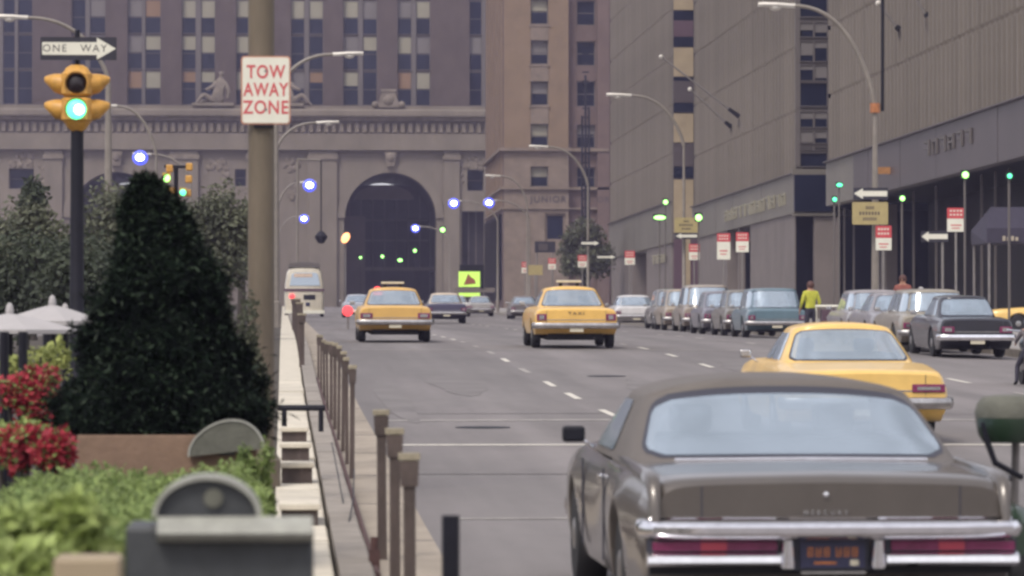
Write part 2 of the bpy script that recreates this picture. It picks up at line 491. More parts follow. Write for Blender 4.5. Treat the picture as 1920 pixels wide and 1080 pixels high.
def thing(name, label, cat, loc=(0, 0, 0), rotz=0.0, group=None, tilt=0.0):
    o = bpy.data.objects.new(name, None); C.objects.link(o)
    o.empty_display_size = 0.2
    o.location = loc; o.rotation_euler = (tilt, 0, rotz)
    return tag(o, label, cat, group)


def structure(o):
    o['kind'] = 'structure'
    return o


def text(body, size, m, parent, loc, rot=(math.pi / 2, 0, 0), depth=0.004, name='lettering', sx=1.0, bold=0.0, spacing=1.0):
    cu = bpy.data.curves.new(name, 'FONT')
    cu.body = body; cu.size = size; cu.align_x = 'CENTER'; cu.align_y = 'CENTER'
    cu.extrude = depth; cu.offset = bold; cu.space_line = 0.86; cu.space_character = spacing
    cu.materials.append(m)
    tmp = bpy.data.objects.new('tmp', cu); C.objects.link(tmp)
    bpy.context.view_layer.update()
    me = bpy.data.meshes.new_from_object(tmp.evaluated_get(bpy.context.evaluated_depsgraph_get()))
    bpy.data.objects.remove(tmp)
    me.materials.clear(); me.materials.append(m)
    o = bpy.data.objects.new(name, me); C.objects.link(o)
    o.parent = parent; o.location = loc; o.rotation_euler = rot; o.scale = (sx, 1, 1)
    return o

# ================================================================== GROUND, ROAD, MEDIAN
def strip(name, x0, x1, y0, y1, m, dz=0.0, step=4.0, nx=1, crown=False, thick=0.0, parent=None):
    b = MB()
    ny = max(1, int(round((y1 - y0) / step)))
    top = []
    for i in range(ny + 1):
        Y = y0 + (y1 - y0) * i / ny
        top.append([(x0 + (x1 - x0) * k / nx, Y, (rz(x0 + (x1 - x0) * k / nx, Y) if crown else gz(Y)) + dz) for k in range(nx + 1)])
    if thick:
        full = [row + [(p[0], p[1], p[2] - thick) for p in reversed(row)] for row in top]
        b.rings(full, True)
    else:
        b.rings(top, False, False)
    o = b.build(name, m, parent)
    return o


structure(strip('ground', -110, 110, -30, 600, M['pave'], dz=-0.45, step=8))
road = structure(strip('avenue_road', 1.15, 17.0, -20, 530, M['asphalt'], step=2.5, nx=8, crown=True))
structure(strip('far_avenue_road', -24.0, -7.0, -20, 530, M['asphalt2'], step=5))
structure(strip('gutter', 0.60, 1.15, -20, 530, M['gutter'], dz=0.001, step=2.5))
structure(strip('median_ground', -6.6, 0.02, -20, 530, M['soil'], dz=0.10, step=3))
structure(strip('cross_street_pavement', 17.3, 105, -20, 530, M['pave'], dz=0.004, step=4))
structure(strip('far_pavement', -100, -24.3, -20, 530, M['pave'], dz=0.02, step=6))

# kerb stones along the planted strip, one by one while they can be told apart
kerb = structure(strip('median_kerb', 0.36, 0.575, 70, 530, M['kerbstone'], dz=0.15, step=4, thick=0.4))
Yk = 14.0
while Yk < 70:
    ln = 1.9 + 0.25 * rnd.random()
    b = MB()
    b.rings([[(0.36, y, gz(y) - 0.2), (0.575, y, gz(y) - 0.2), (0.578 + q, y, gz(y) + 0.135), (0.56 + q, y, gz(y) + 0.15 + q), (0.36, y, gz(y) + 0.15 + q)] for y, q in [(Yk, rnd.uniform(-.006, .006)), (Yk + ln - 0.012, rnd.uniform(-.006, .006))]])
    o = b.build('kerb_stone', M['kerbstone'], kerb)
    Yk += ln
# gutter slab joints
jt = MB()
for i in range(17):
    y = 16 + i * 4.8
    jt.box(0.605, 1.14, y, y + 0.03, gz(y) - 0.02, gz(y) + 0.006)
jt.build('gutter_joints', M['asphalt2'], kerb, kind='stuff')
# pale coping
cop = structure(strip('median_coping', -0.06, 0.33, 70, 530, M['coping'], dz=0.11, step=4, thick=0.3))
Yk = 13.0
while Yk < 70:
    ln = rnd.uniform(1.5, 2.1)
    b = MB()
    q = rnd.uniform(-.008, .008)
    b.rings([[(-0.06, y, gz(y) - 0.1), (0.33, y, gz(y) - 0.1), (0.335 + q, y, gz(y) + 0.10), (0.32 + q, y, gz(y) + 0.115 + q), (-0.06, y, gz(y) + 0.115 + q)] for y in (Yk, Yk + ln - 0.015)])
    b.build('coping_stone', M['coping'], cop)
    Yk += ln
for i, (Y, ln, h, lab) in enumerate([(30.5, 1.0, 0.23, 'pale stone block on the median coping nearest the olive street box'),
                                (36.4, 0.55, 0.26, 'second pale stone block on the median coping behind the olive street box'),
                                (40.6, 0.50, 0.25, 'third pale stone block on the median coping beside the conifer'),
                                (44.8, 0.45, 0.24, 'farthest pale stone block on the coping, just before the dark cross rail')]):
    b = MB().box(-0.03, 0.29, 0, ln, 0.05, h)
    o = thing('stone_block', lab, 'block', (0, Y, gz(Y) + 0.05))
    MB().box(-0.03, 0.29, 0, ln, h - .05, h).build('slab', M['coping'], o, bevel=.01)
    MB().box(-0.01, 0.27, 0.04, ln - .03, 0.02, h - .051).build('base', M['post'], o)
    tag(o, lab, 'block', 'pale stone blocks on the median coping')
o = MB().tube([(-0.05, 0, 0.30), (0.50, 0, 0.30)], 0.035, 8).tube([(0.02, 0, 0), (0.02, 0, 0.30)], 0.03, 8).tube([(0.45, 0, 0), (0.45, 0, 0.30)], 0.03, 8).build('cross_rail', M['dark'], loc=(0, 47.0, gz(47) + 0.13))
tag(o, 'low dark cross rail over the kerb strip behind the stone blocks', 'rail')

# far kerb and pavement
rk = structure(strip('pavement_kerb', 17.0, 17.28, -20, 530, M['kerbstone'], dz=0.02, step=4, thick=0.4))
# lane dashes
for xl, ys in ((4.67, [56 + 6.6 * k + 0.5 * math.sin(k * 2.1) for k in range(0, 34)]), (8.55, [60 + 6.6 * k + 0.5 * math.sin(k * 1.7) for k in range(0, 32)]), (12.4, [58 + 6.6 * k + 0.6 * math.sin(k) for k in range(0, 30)])):
    for k, y in enumerate(ys):
        ln = rnd.uniform(2.0, 2.7)
        if y < 62 and xl > 5:
            continue
        b = MB()
        wd = 0.055 + 0.01 * rnd.random()
        b.rings([[(xl - wd, yy, rz(xl - wd, yy) + 0.006), (xl + wd, yy, rz(xl + wd, yy) + 0.006)] for yy in (y, y + ln * .33, y + ln * .66, y + ln)], False, False)
        b.build('lane_dash', M['paint'] if rnd.random() < 0.6 else M['wornpaint'], road)


def crossline(Y0, Y1, xa, xb, wd, m):
    b = MB(); rs = []
    for i in range(25):
        t = i / 24
        x = xa + (xb - xa) * t; y = Y0 + (Y1 - Y0) * t
        rs.append([(x, y, rz(x, y) + 0.0055), (x, y + wd, rz(x, y + wd) + 0.0055)])
    b.rings(rs, False, False)
    b.build('crosswalk_line', m, road)


crossline(46.6, 46.6, 1.2, 16.9, 0.30, M['paint'])
crossline(54.2, 55.2, 1.3, 16.9, 0.45, M['wornpaint'])
crossline(57.0, 57.3, 1.3, 16.9, 0.12, M['asphalt2'])
crossline(40.2, 40.0, 1.3, 16.9, 0.10, M['asphalt2'])
crossline(33.0, 33.2, 1.4, 12.0, 0.16, M['wornpaint'])
crossline(92.5, 92.8, 1.6, 16.9, 0.35, M['wornpaint'])
crossline(110, 110.2, 2.5, 16.9, 0.45, M['wornpaint'])
# dark patches and a manhole cover in the asphalt
for (x, y) in ((2.6, 52.0), (6.0, 74.0), (10.2, 66.0)):
    mh = MB().lathe([(.36, .001), (.36, .008), (.30, .010), (.02, .010)], 'Z', (0, 0, 0), 24).build('manhole_cover', M['dark'], road, loc=(x, y, rz(x, y)))
    mh.rotation_euler = (slope(y), 0, 0)
for (x, y, a, bq) in ((3.1, 70, 0.5, 5), (9.5, 78, 0.7, 7), (1.75, 63, .25, 9), (6.3, 66, 0.4, 6), (5.9, 45, .45, 4)):
    b = MB(); n = 18
    pts = [(x + a * math.cos(2 * math.pi * k / n) * (0.8 + 0.4 * rnd.random()), y + bq * math.sin(2 * math.pi * k / n) * (0.8 + 0.4 * rnd.random())) for k in range(n)]
    b.add([(px, py, rz(px, py) + 0.005) for px, py in pts] + [(x, y, rz(x, y) + 0.005)], [(k, (k + 1) % n, n) for k in range(n)])
    b.build('asphalt_patch', M['asphalt2'], road)

# ================================================================== FAR BUILDING WITH ARCHES
HY = 514.0
HS = FPX / HY
def hx(px): return X(px, HY)
def hz(py): return Zp(py, HY)

GND = gz(HY) - 1.0
far = thing('arched_building', 'massive grey-brown stone building with dark road arches closing off the avenue', 'building', (0, HY, 0))


def wall_rects(b, x0, x1, z0, z1, holes, y0, y1):
    """front wall of boxes that leaves rectangular holes (x0,x1,z0,z1) open"""
    xs = sorted({x0, x1, *[h[0] for h in holes], *[h[1] for h in holes]})
    for a, c in zip(xs, xs[1:]):
        if c <= x0 or a >= x1:
            continue
        zs = [z0]
        hh = sorted([(h[2], h[3]) for h in holes if h[0] <= a + 1e-6 and h[1] >= c - 1e-6])
        cur = z0
        for p, q in hh:
            if p > cur:
                b.box(a, c, y0, y1, cur, p)
            cur = max(cur, q)
        if cur < z1:
            b.box(a, c, y0, y1, cur, z1)


def arch_panel(b, x0, x1, z0, z1, cx, r, zs, y0, y1, n=24):
    xs = [cx - r * math.cos(math.pi * k / n) for k in range(n + 1)]
    zz = [zs + r * math.sin(math.pi * k / n) for k in range(n + 1)]
    b.box(x0, xs[0], y0, y1, z0, z1); b.box(xs[-1], x1, y0, y1, z0, z1)
    for k in range(n):
        vs = [(xs[k], y0, zz[k]), (xs[k + 1], y0, zz[k + 1]), (xs[k + 1], y0, z1), (xs[k], y0, z1)]
        vs += [(v[0], y1, v[2]) for v in vs]
        b.add(vs, [(0, 1, 2, 3), (7, 6, 5, 4), (0, 4, 5, 1), (3, 2, 6, 7)])


AX = hx(475)
arcR, arcZ = 87 / HS, hz(409)
ztop_wall = hz(283)
b = MB()
# arch bays
for cpx in (732, 218):
    arch_panel(b, hx(cpx - 97), hx(cpx + 97), GND, ztop_wall, hx(cpx), arcR, arcZ, 0, 6.0)
# rest of the front wall
wall_rects(b, hx(829), 60, GND, ztop_wall, [(hx(876), hx(907), hz(358), hz(318)), (hx(866), hx(908), GND, hz(396))], 0, 6.0)
wall_rects(b, hx(315), hx(635), GND, ztop_wall, [(hx(440), hx(461), hz(350), hz(318)), (hx(489), hx(510), hz(350), hz(318))], 0, 6.0)
wall_rects(b, -75, hx(121), GND, ztop_wall, [(hx(16), hx(63), hz(356), hz(318))], 0, 6.0)
b.build('wall', M['lime'], far)
# panels that stand proud: pilasters, piers
for a, c in ((578, 632), (317, 372), (832, 862), (82, 117), (462, 512), (-40, -10)):
    MB().box(hx(a), hx(c), -0.55, 0, GND, hz(284)).build('pilaster', M['lime'], far, bevel=0.08)
    MB().box(hx(a) - .12, hx(c) + .12, -0.75, -0.003, hz(300), hz(292)).build('pilaster_cap', M['limed'], far)
# arch rims and keystones
for cpx in (732, 218):
    b = MB(); n = 28; rs = []
    for k in range(n + 1):
        a = math.pi * k / n
        c, s_ = -math.cos(a), math.sin(a)
        rs.append([(hx(cpx) + c * (arcR - .12), y, arcZ + s_ * (arcR - .12)) for y in (-0.28, 0.4)] + [(hx(cpx) + c * (arcR + .9), y, arcZ + s_ * (arcR + .9)) for y in (0.4, -0.28)])
    b.rings(rs)
    b.build('arch_rim', M['lime'], far, smooth=True)
    b = MB(); kx = hx(cpx)
    b.prism([(kx - .75, hz(286)), (kx + .75, hz(286)), (kx + .48, hz(313)), (kx - .48, hz(313))], 'Y', -0.9, -0.28)
    b.ball((kx, -0.9, hz(296)), 0.55, 10, 6, (1, .6, 1.1))
    b.build('keystone', M['limed'], far)
    # shadow mouldings either side of the key
    for a, c in ((cpx - 95, cpx - 14), (cpx + 14, cpx + 95)):
        MB().box(hx(a), hx(c), -0.22, -0.003, hz(284) - .05, hz(284) + .1).build('panel_moulding', M['limed'], far)
# carved reliefs near the upper windows
for cx, cy, sx, sy in ((892, 308, 26, 14), (860, 335, 10, 22), (40, 303, 30, 15), (80, 330, 12, 24), (545, 312, 16, 14), (548, 355, 9, 22), (407, 310, 26, 12), (425, 332, 10, 18)):
    b = MB()
    for k in range(16):
        a = rnd.random() * 6.28; q = rnd.random() ** .5
        b.ball((hx(cx + sx * .9 * q * math.cos(a)), -0.02, hz(cy + sy * .9 * q * math.sin(a))), rnd.uniform(.2, .42), 7, 5, (1, .5, 1))
    b.build('carved_relief', M['limed'], far, smooth=True)


def window_unit(parent, x0, x1, z0, z1, y, gm=None, blind=None, blindfrac=0.5, cross=0.0, name='window', t=0.1, fm=None):
    b = MB()
    b.box(x0, x0 + t, y - .06, y + .12, z0, z1).box(x1 - t, x1, y - .06, y + .12, z0, z1)
    b.box(x0 + t, x1 - t, y - .06, y + .12, z0, z0 + t).box(x0 + t, x1 - t, y - .06, y + .12, z1 - t, z1)
    if cross:
        zc = z0 + (z1 - z0) * cross
        b.box(x0 + t, x1 - t, y - .03, y + .1, zc - t * .4, zc + t * .4)
    w_ = b.build(name, fm or M['frame'], parent)
    MB().box(x0 + t, x1 - t, y + .05, y + .08, z0 + t, z1 - t).build('pane', gm or M['glass'], w_)
    if blind:
        MB().box(x0 + t * 1.05, x1 - t * 1.05, y + .02, y + .045, z1 - t - (z1 - z0 - 2 * t) * blindfrac, z1 - t * 1.02).build('blind', blind, w_)
    return w_


for a, c, zt, zb in ((876, 907, 318, 358), (440, 461, 318, 350), (489, 510, 318, 350), (16, 63, 318, 356)):
    window_unit(far, hx(a), hx(c), hz(zb), hz(zt), 1.2, cross=.5)
dd = MB().box(hx(866), hx(908), 2.0, 2.2, GND, hz(396)).build('doorway', M['tunnel'], far)
for t in (.33, .66):
    xx = hx(866 + 42 * t)
    MB().box(xx - .08, xx + .08, 1.9, 1.99, GND, hz(396)).build('door_bar', M['frame'], dd)
# road tunnels behind the arches
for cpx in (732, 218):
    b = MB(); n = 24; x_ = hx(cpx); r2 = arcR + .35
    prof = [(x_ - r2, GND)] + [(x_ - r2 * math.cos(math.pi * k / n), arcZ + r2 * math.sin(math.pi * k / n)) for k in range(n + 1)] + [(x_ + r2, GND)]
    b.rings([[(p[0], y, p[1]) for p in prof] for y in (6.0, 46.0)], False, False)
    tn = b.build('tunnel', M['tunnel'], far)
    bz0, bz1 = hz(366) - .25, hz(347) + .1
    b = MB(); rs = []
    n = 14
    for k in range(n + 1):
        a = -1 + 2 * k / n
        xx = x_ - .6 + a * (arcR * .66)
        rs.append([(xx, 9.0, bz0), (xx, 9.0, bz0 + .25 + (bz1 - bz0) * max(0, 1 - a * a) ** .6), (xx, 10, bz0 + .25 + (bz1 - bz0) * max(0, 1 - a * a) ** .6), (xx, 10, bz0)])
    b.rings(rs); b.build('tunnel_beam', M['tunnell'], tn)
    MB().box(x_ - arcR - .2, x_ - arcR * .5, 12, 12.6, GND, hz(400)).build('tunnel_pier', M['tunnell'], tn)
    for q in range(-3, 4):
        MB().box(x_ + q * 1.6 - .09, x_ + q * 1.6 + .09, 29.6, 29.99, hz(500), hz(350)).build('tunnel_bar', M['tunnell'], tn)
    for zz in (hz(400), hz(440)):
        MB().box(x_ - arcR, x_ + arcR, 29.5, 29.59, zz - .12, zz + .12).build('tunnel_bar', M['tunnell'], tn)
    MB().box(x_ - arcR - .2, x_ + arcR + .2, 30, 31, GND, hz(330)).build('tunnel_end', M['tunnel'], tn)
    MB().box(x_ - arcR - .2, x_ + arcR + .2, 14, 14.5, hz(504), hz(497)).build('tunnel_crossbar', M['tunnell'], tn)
# entablature
X0h, X1h = -75, hx(960)
MB().box(X0h, X1h, -0.9, 5.9, hz(282.7), hz(252)).build('architrave', M['lime'], far)
MB().box(X0h, X1h, -0.55, 5.9, hz(252) + .003, hz(228)).build('frieze', M['limed'], far)
MB().box(X0h, X1h, -1.9, 5.9, hz(222), hz(207)).build('cornice', M['lime'], far, bevel=.25)
MB().box(X0h, X1h, -1.2, 5.9, hz(228) + .003, hz(222) - .003).build('cornice_soffit', M['limed'], far)
MB().box(X0h, X1h, -0.9, 5.9, hz(207) + .003, hz(200)).build('parapet', M['lime'], far)
dm = MB().box(-.28, .28, -1.0, -.553, 0, hz(232) - hz(249)).mesh('dentil', M['limed'])
k = 0
x = hx(-8)
while x < hx(912):
    inst('dentil', dm, far, (x, 0, hz(249.5))); x += 0.98
# tower set back above the cornice
TY = 10.0
TS = FPX / (HY + TY)
def tx(px): return X(px, HY + TY)
def tz(py): return Zp(py, HY + TY)
TOP = 82.0
cols = [(-66, -40), (-32, -8), (4, 27), (32, 60), (133, 160), (167, 197), (238, 266), (271, 301), (340, 367), (376, 403), (442, 467), (475, 502), (545, 571), (579, 606), (643, 672), (680, 707), (745, 772), (780, 807), (880, 904)]
edges = sorted(cols)
piers = []
prev = -1100
for a, c in edges:
    piers.append((prev, a)); prev = c
piers.append((prev, 917))
MB().box(-75, tx(917), TY + .9, TY + 12, GND + 20, TOP).build('tower_wall', M['brick'], far)
for a, c in piers:
    thin = (c - a) < 16
    xa = max(tx(a), -75)
    MB().box(xa, tx(c), TY + (.45 if thin else 0), TY + .897, hz(207), TOP).build('pier', M['frame'] if thin else M['brick'], far)
rows = [(-2, -66), (65, 0), (132, 67), (199, 134)]    # bottom px, top px of each storey's window
pick = random.Random(11)
for a, c in cols:
    for (pb, ptp) in [(-69, -133), (-2, -66), (65, 1), (131.5, 68), (198, 134.5)]:
        u = pick.random()
        bl = M['blindc'] if u < .33 else (M['blindg'] if u < .66 else (M['blindo'] if u < .80 else None))
        fr = pick.choice([.5, .5, .5, .32, .56, .42])
        if 540 < a < 610 and pb == 65: bl, fr = M['blindc'], .56
        if 338 < a < 405 and pb == 65: bl, fr = M['blindc'], .52
        if a > 870: bl = None if pick.random() < .7 else bl
        if a < 60: bl = None
        z1, z0 = tz(ptp), tz(pb)
        window_unit(far, tx(a), tx(c), z0, z1, TY + .72, blind=bl, blindfrac=fr, cross=.47, t=.09)
# stone figures on the cornice
def stone_figure(px, flip, label):
    t = thing('stone_figure', label, 'statue', (X(px, HY - .5), HY - .5, Zp(201, HY)), group='stone figures on the cornice')
    f = -1 if flip else 1
    me = bpy.data.meshes.new('body')
    J = [(0, 0, .7), (.15 * f, 0, 1.7), (.35 * f, 0, 2.9), (.45 * f, 0, 3.7), (.5 * f, -.1, 4.5), (.95 * f, -.2, 2.9), (1.45 * f, -.4, 1.9), (1.2 * f, -.5, .9), (-.2 * f, -.2, 2.9), (-.9 * f, -.5, 2.3), (-1.6 * f, -.6, 2.0),
         (-.9 * f, -.5, .9), (-1.8 * f, -.6, 1.5), (-2.7 * f, -.6, .35), (-.8 * f, .3, .5), (-2.0 * f, .3, .55), (-3.1 * f, .2, .2), (.7 * f, .2, .4)]
    E = [(0, 1), (1, 2), (2, 3), (3, 4), (2, 5), (5, 6), (6, 7), (2, 8), (8, 9), (9, 10), (0, 11), (11, 12), (12, 13), (0, 14), (14, 15), (15, 16), (0, 17)]
    rad = [.8, .72, .7, .25, .48, .33, .25, .2, .33, .26, .2, .42, .36, .22, .45, .35, .2, .6]
    me.from_pydata(J, E, [])
    o = bpy.data.objects.new('body', me); C.objects.link(o)
    sk = o.modifiers.new('skin', 'SKIN')
    for v, r in zip(me.skin_vertices[0].data, rad):
        v.radius = (r, r)
    me.skin_vertices[0].data[0].use_root = True
    o.modifiers.new('sub', 'SUBSURF').levels = 1
    o.modifiers['sub'].render_levels = 1
    me.materials.append(M['limed']); o.parent = t
    MB().box(-3.3, 2.0, -.9, .9, 0, .4).build('plinth', M['lime'], t)
stone_figure(408, False, 'seated stone figure with outstretched legs on the cornice beside the white sign')
stone_figure(540, True, 'stone figure half hidden by the white tow sign, legs stretched along the cornice')
b = MB()
cx_, z0_ = X(728, HY - 1), hz(203)
b.prism([(cx_ - 1.9, z0_), (cx_ + 1.9, z0_), (cx_ + 1.2, z0_ + .9), (cx_ + .8, z0_ + 2.0), (cx_ - .8, z0_ + 2.0), (cx_ - 1.2, z0_ + .9)], 'Y', HY - 1.4, HY - .6)
b.box(cx_ - .95, cx_ + .95, HY - 1.5, HY - .5, z0_ + 2.003, z0_ + 2.35)
b.ball((cx_, HY - 1.2, z0_ + .9), .75, 12, 8, (1, .6, 1))
for s_ in (-1, 1):
    b.ball((cx_ + s_ * 1.7, HY - 1.3, z0_ + .35), .45, 8, 6)
o = b.build('stone_crest', M['limed'], smooth=True); tag(o, 'carved stone crest standing on the cornice above the dark arch', 'carving')

# ================================================================== PINKISH CORNER BUILDING
PY = 450.0
def qx(px): return X(px, PY)
def qz(py): return Zp(py, PY)
PG = gz(PY) - 1
pk = thing('corner_building', 'pinkish brick corner building with sash windows beside the arches', 'building', (0, PY, 0))
wins = [(995, 1028, p, q) for p, q in ((-90, -44), (-2, 45), (75, 120), (152, 197), (232, 276), (312, 350))]
wall = MB()
xR = 48.0
holes = [(qx(a), qx(c), qz(q), qz(p)) for a, c, p, q in wins] + [(qx(1022), qx(1060), qz(452), qz(400))]
wall_rects(wall, qx(945), qx(1066), qz(283), 66, holes, 0, 3)
wall.build('wall', M['pink'], pk)
wall = MB(); wall_rects(wall, qx(945), qx(1066), PG, qz(283) - .003, holes, -0.1, 3)
wall.build('lower_wall', M['pinkstone'], pk, kind='stuff')
wins2 = [(1083, 1118, p, q) for p, q in ((-90, -44), (-2, 45), (75, 121), (150, 198), (232, 276), (312, 350))]
wall = MB()
wall_rects(wall, qx(1066) + .002, xR, PG, 66, [(qx(a), qx(c), qz(q), qz(p)) for a, c, p, q in wins2], 1.3, 4.3)
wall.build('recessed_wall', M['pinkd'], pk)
MB().box(qx(1121), qx(1144), .7, 1.297, PG, 66).build('corner_pier', M['pinkd'], pk)
for k, (a, c, p, q) in enumerate(wins):
    window_unit(pk, qx(a), qx(c), qz(q), qz(p), .5, blind=[M['blindc'], M['blindc'], M['blindg'], M['blindg'], M['blindc'], M['blindc']][k], blindfrac=[.4, .45, .6, .5, .55, .5][k], cross=.5, t=.12)
    MB().box(qx(a - 3), qx(c + 3), -.18, .4, qz(q + 4), qz(q) - .004).build('window_sill', M['pinkstone'], pk)
for k, (a, c, p, q) in enumerate(wins2):
    window_unit(pk, qx(a), qx(c), qz(q), qz(p), 1.8, blind=M['blindg'] if k in (4,) else None, blindfrac=.4, cross=.5, t=.12)
window_unit(pk, qx(1022), qx(1060), qz(452), qz(400), .3, t=.25, fm=M['pinkstone'])
for py, h, d in ((283, 6, .55), (355, 5, .4), (392, 4, .25)):
    MB().box(qx(945) - d, qx(1066) + d * .5, -.1 - d, .1, qz(py), qz(py - h)).build('ledge', M['pinkstone'], pk)
    MB().box(qx(945) - d, qx(945) - .003, .103, 40, qz(py), qz(py - h)).build('side_ledge', M['pinkstone'], pk)
    MB().box(qx(1066) + d * .5 + .003, qx(1143), 1.1 - d, 1.297, qz(py), qz(py - h)).build('ledge', M['pinkstone'], pk)
# the side that faces the avenue
b = MB()
b.box(qx(945) - .06, qx(945) - .003, .2, 40, PG, 66)
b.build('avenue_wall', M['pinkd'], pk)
for k in range(6):
    for j in range(8):
        pass
for j in range(7):
    y0 = 1.6 + j * 5.4
    MB().box(qx(945) - .22, qx(945) - .063, y0, y0 + 1.6, qz(390), 60).build('avenue_pier', M['pink'], pk)
MB().box(qx(945) - .3, qx(945) - .063, 3, 38, PG + 2, qz(400)).build('shopfront', M['lobby'], pk)
text('JUNIOR', 1.0, M['lettersd'], pk, (qx(1028), -.14, qz(374)), sx=1.0, spacing=1.25, bold=.015)
text('OR', 0.9, M['lettersd'], pk, (qx(1132), .68, qz(374)), spacing=1.3)
# tall dark pipe rack up the corner
o = thing('ladder_mast', 'tall dark ladder-like mast rising in front of the pinkish corner building', 'mast', (X(1098, 440), 440, gz(440)))
b = MB()
hm = Zp(140, 440) - gz(440)
for dx, h in ((-.38, hm - 4.5), (0.0, hm), (.38, hm - 3.5)):
    b.tube([(dx, 0, 0), (dx, 0, h)], .13, 6)
b.build('pole', M['dark'], o)
for i in range(22):
    MB().box(-.38, .38, -.05, .05, 8 + i * 1.0, 8.16 + i * 1.0).build('rung', M['dark'], o)

# ================================================================== RIGHT-HAND FIN BUILDINGS
BX = 30.0
def facade(name, label, y0, y1, z0f, z1f, pitch_, top, finm, fasm, depth=.30, joints=()):
    g = gz(y0) - .8
    t = thing(name, label, 'building', (BX, y0, 0))
    L = y1 - y0
    # core and dark glass behind the fins
    MB().box(.45, 40, .15, L - .15, z0f + .2, top).build('glass_wall', M['lobby'], t)
    MB().box(5.5, 40, .4, L - .4, g, z0f + .197).build('lobby', M['lobby'], t)
    # spandrels: one band per storey
    fl = 3.75
    zz = z1f + fl
    b0 = MB()
    nf = 0
    # fins: storey-high pieces with a shadow gap between
    n = int(round(L / pitch_))
    me = MB().box(0, .44, -.16, .16, 0, fl - .10).mesh('fin', finm)
    z = z1f
    fin = MB()
    storeys = []
    while z < top - 1:
        storeys.append(z); z += fl
    full = MB()
    for zz in storeys:
        full.box(0, .44, -.09, .09, zz + .02, zz + fl - .22)
        full.box(.13, .44, -.075, .075, zz + fl - .22, zz + fl + .02)
    fme = full.mesh('fin', finm)
    for i in range(n + 1):
        inst('fin', fme, t, (0, .3 + (L - .6) * i / n, 0))
    for zz in storeys:
        MB().box(.28, .44, .46, L - .46, zz - .28, zz - .1).build('spandrel', finm, t)
    # fascia above the ground floor, panel by panel
    npan = max(4, int(L / 5.2))
    for i in range(npan):
        a = L * i / npan; c = L * (i + 1) / npan
        d = rnd.uniform(-.012, .012)
        MB().box(-.12 + d, .5, a + .015, c - .015, z0f, z1f - .06).build('fascia_panel', fasm(a / L) if callable(fasm) else fasm, t)
    MB().box(-.3, .6, 0, L, z1f - .05, z1f + .015).build('fascia_ledge', M['fasciad'], t)
    return t


fa = facade('office_block', 'nearest grey office block of close vertical fins above a dark glass lobby', 150, 219, 9.6, 12.0, 1.2, 40, M['steel'], lambda u: M['fascia'] if u > .78 else M['fasciad'])
fb = facade('office_block', 'middle grey office block with pale fascia lettering, between the two window strips', 233, 291, 9.65, 12.0, 1.55, 46, M['steel'], M['fascia'])
fc = facade('office_block', 'farthest plain grey office block behind the tall beige panel strip', 307, 366, 9.8, 13.0, 1.6, 56, M['steel'], M['fascia'])
# mullions of the dark lobby
for px in (1590, 1608, 1655, 1668, 1722, 1765, 1852, 1878, 1905):
    y = (BX + 1.2) * FPX / (px - VX)
    MB().box(1.1, 1.2, y - 150 - .04, y - 150 + .04, gz(y) - .5, 9.55).build('mullion', M['frame'], fa)
for y in (216.5,):
    MB().box(2.6, 3.4, y - 150 - .4, y - 150 + .4, gz(y) - .5, 9.6).build('column', M['groundwall'], fa)
# ground floor of the middle block: stone piers and dark openings
g = gz(233) - .5
for a, c, m in ((1410, 1494, 'groundwall'), (1311, 1366, 'groundwall')):
    ya = BX * FPX / (c - VX); yb = BX * FPX / (a - VX)
    MB().box(0, 1.2, max(.02, ya - 233), min(57.9, yb - 233), g, 9.64).build('stone_pier', M[m], fb)
for px in (1385,):
    y = BX * FPX / (px - VX) - 233
    MB().box(.1, .5, y - .35, y + .35, g, 9.64).build('stone_pier', M['groundwall'], fb)
for a, c in ((1150, 1187), (1214, 1262)):
    ya = BX * FPX / (c - VX); yb = BX * FPX / (a - VX)
    MB().box(0, 1.2, max(.02, ya - 307), min(58.9, yb - 307), g, 9.79).build('stone_pier', M['groundwall'], fc)
# illegible raised letters on the fascias
def raised_letters(t, y_, z_, n, h, m, y0):
    b = MB()
    for i in range(n):
        y = y_ + i * h * 3.0 - y0
        k = rnd.randrange(4)
        x0, x1 = -.24, -.14
        hh = h * rnd.uniform(.85, 1.0)
        b.box(x0, x1, y, y + h * .4, z_, z_ + hh)
        if k != 1: b.box(x0, x1, y + h * .4, y + h * 1.9, z_ + hh * .82, z_ + hh)
        if k != 2: b.box(x0, x1, y + h * 1.5, y + h * 1.9, z_, z_ + hh * .8)
        if k != 3: b.box(x0, x1, y + h * .4, y + h * 1.5, z_ + hh * .42, z_ + hh * .58)
    b.build('fascia_letters', m, t, kind='stuff')
raised_letters(fb, 236.5, 10.25, 13, .85, M['blindc'], 233)
raised_letters(fa, 172, 10.7, 6, .75, M['frame'], 150)
raised_letters(fc, 311, 8.4, 5, .8, M['blindc'], 307)
# side walls seen through the two cross streets: B's
sw = MB().box(0, 1.95, -.02, .14, 12.4, 46).build('side_wall', M['frame'], fb)
def bz(py): return Zp(py, 233)
yy = -.10
pick = random.Random(3)
for i, (p, q, dark) in enumerate([(-62, -18, 0), (-14, 30, 1), (38, 68, 0), (73, 114, 0), (118, 150, 0), (152, 198, 1), (206, 238, 0), (242, 268, 0), (272, 280, 0), (284, 312, 1)]):
    xa, xm, xb = X(1499, 233) - BX, X(1526, 233) - BX, X(1552, 233) - BX
    gm = M['glass'] if dark else M['fasciad']
    if dark:
        window_unit(fb, xa, xb, bz(q), bz(p), yy, gm=gm, t=.05)
    else:
        window_unit(fb, xa, xm, bz(q), bz(p), yy, gm=M['glass'], blind=M['blindg'], blindfrac=pick.uniform(.3, .95), t=.05)
        window_unit(fb, xm + .01, xb, bz(q), bz(p), yy, gm=M['glass'], blind=M['blindg'], blindfrac=pick.uniform(.3, .95), t=.05)
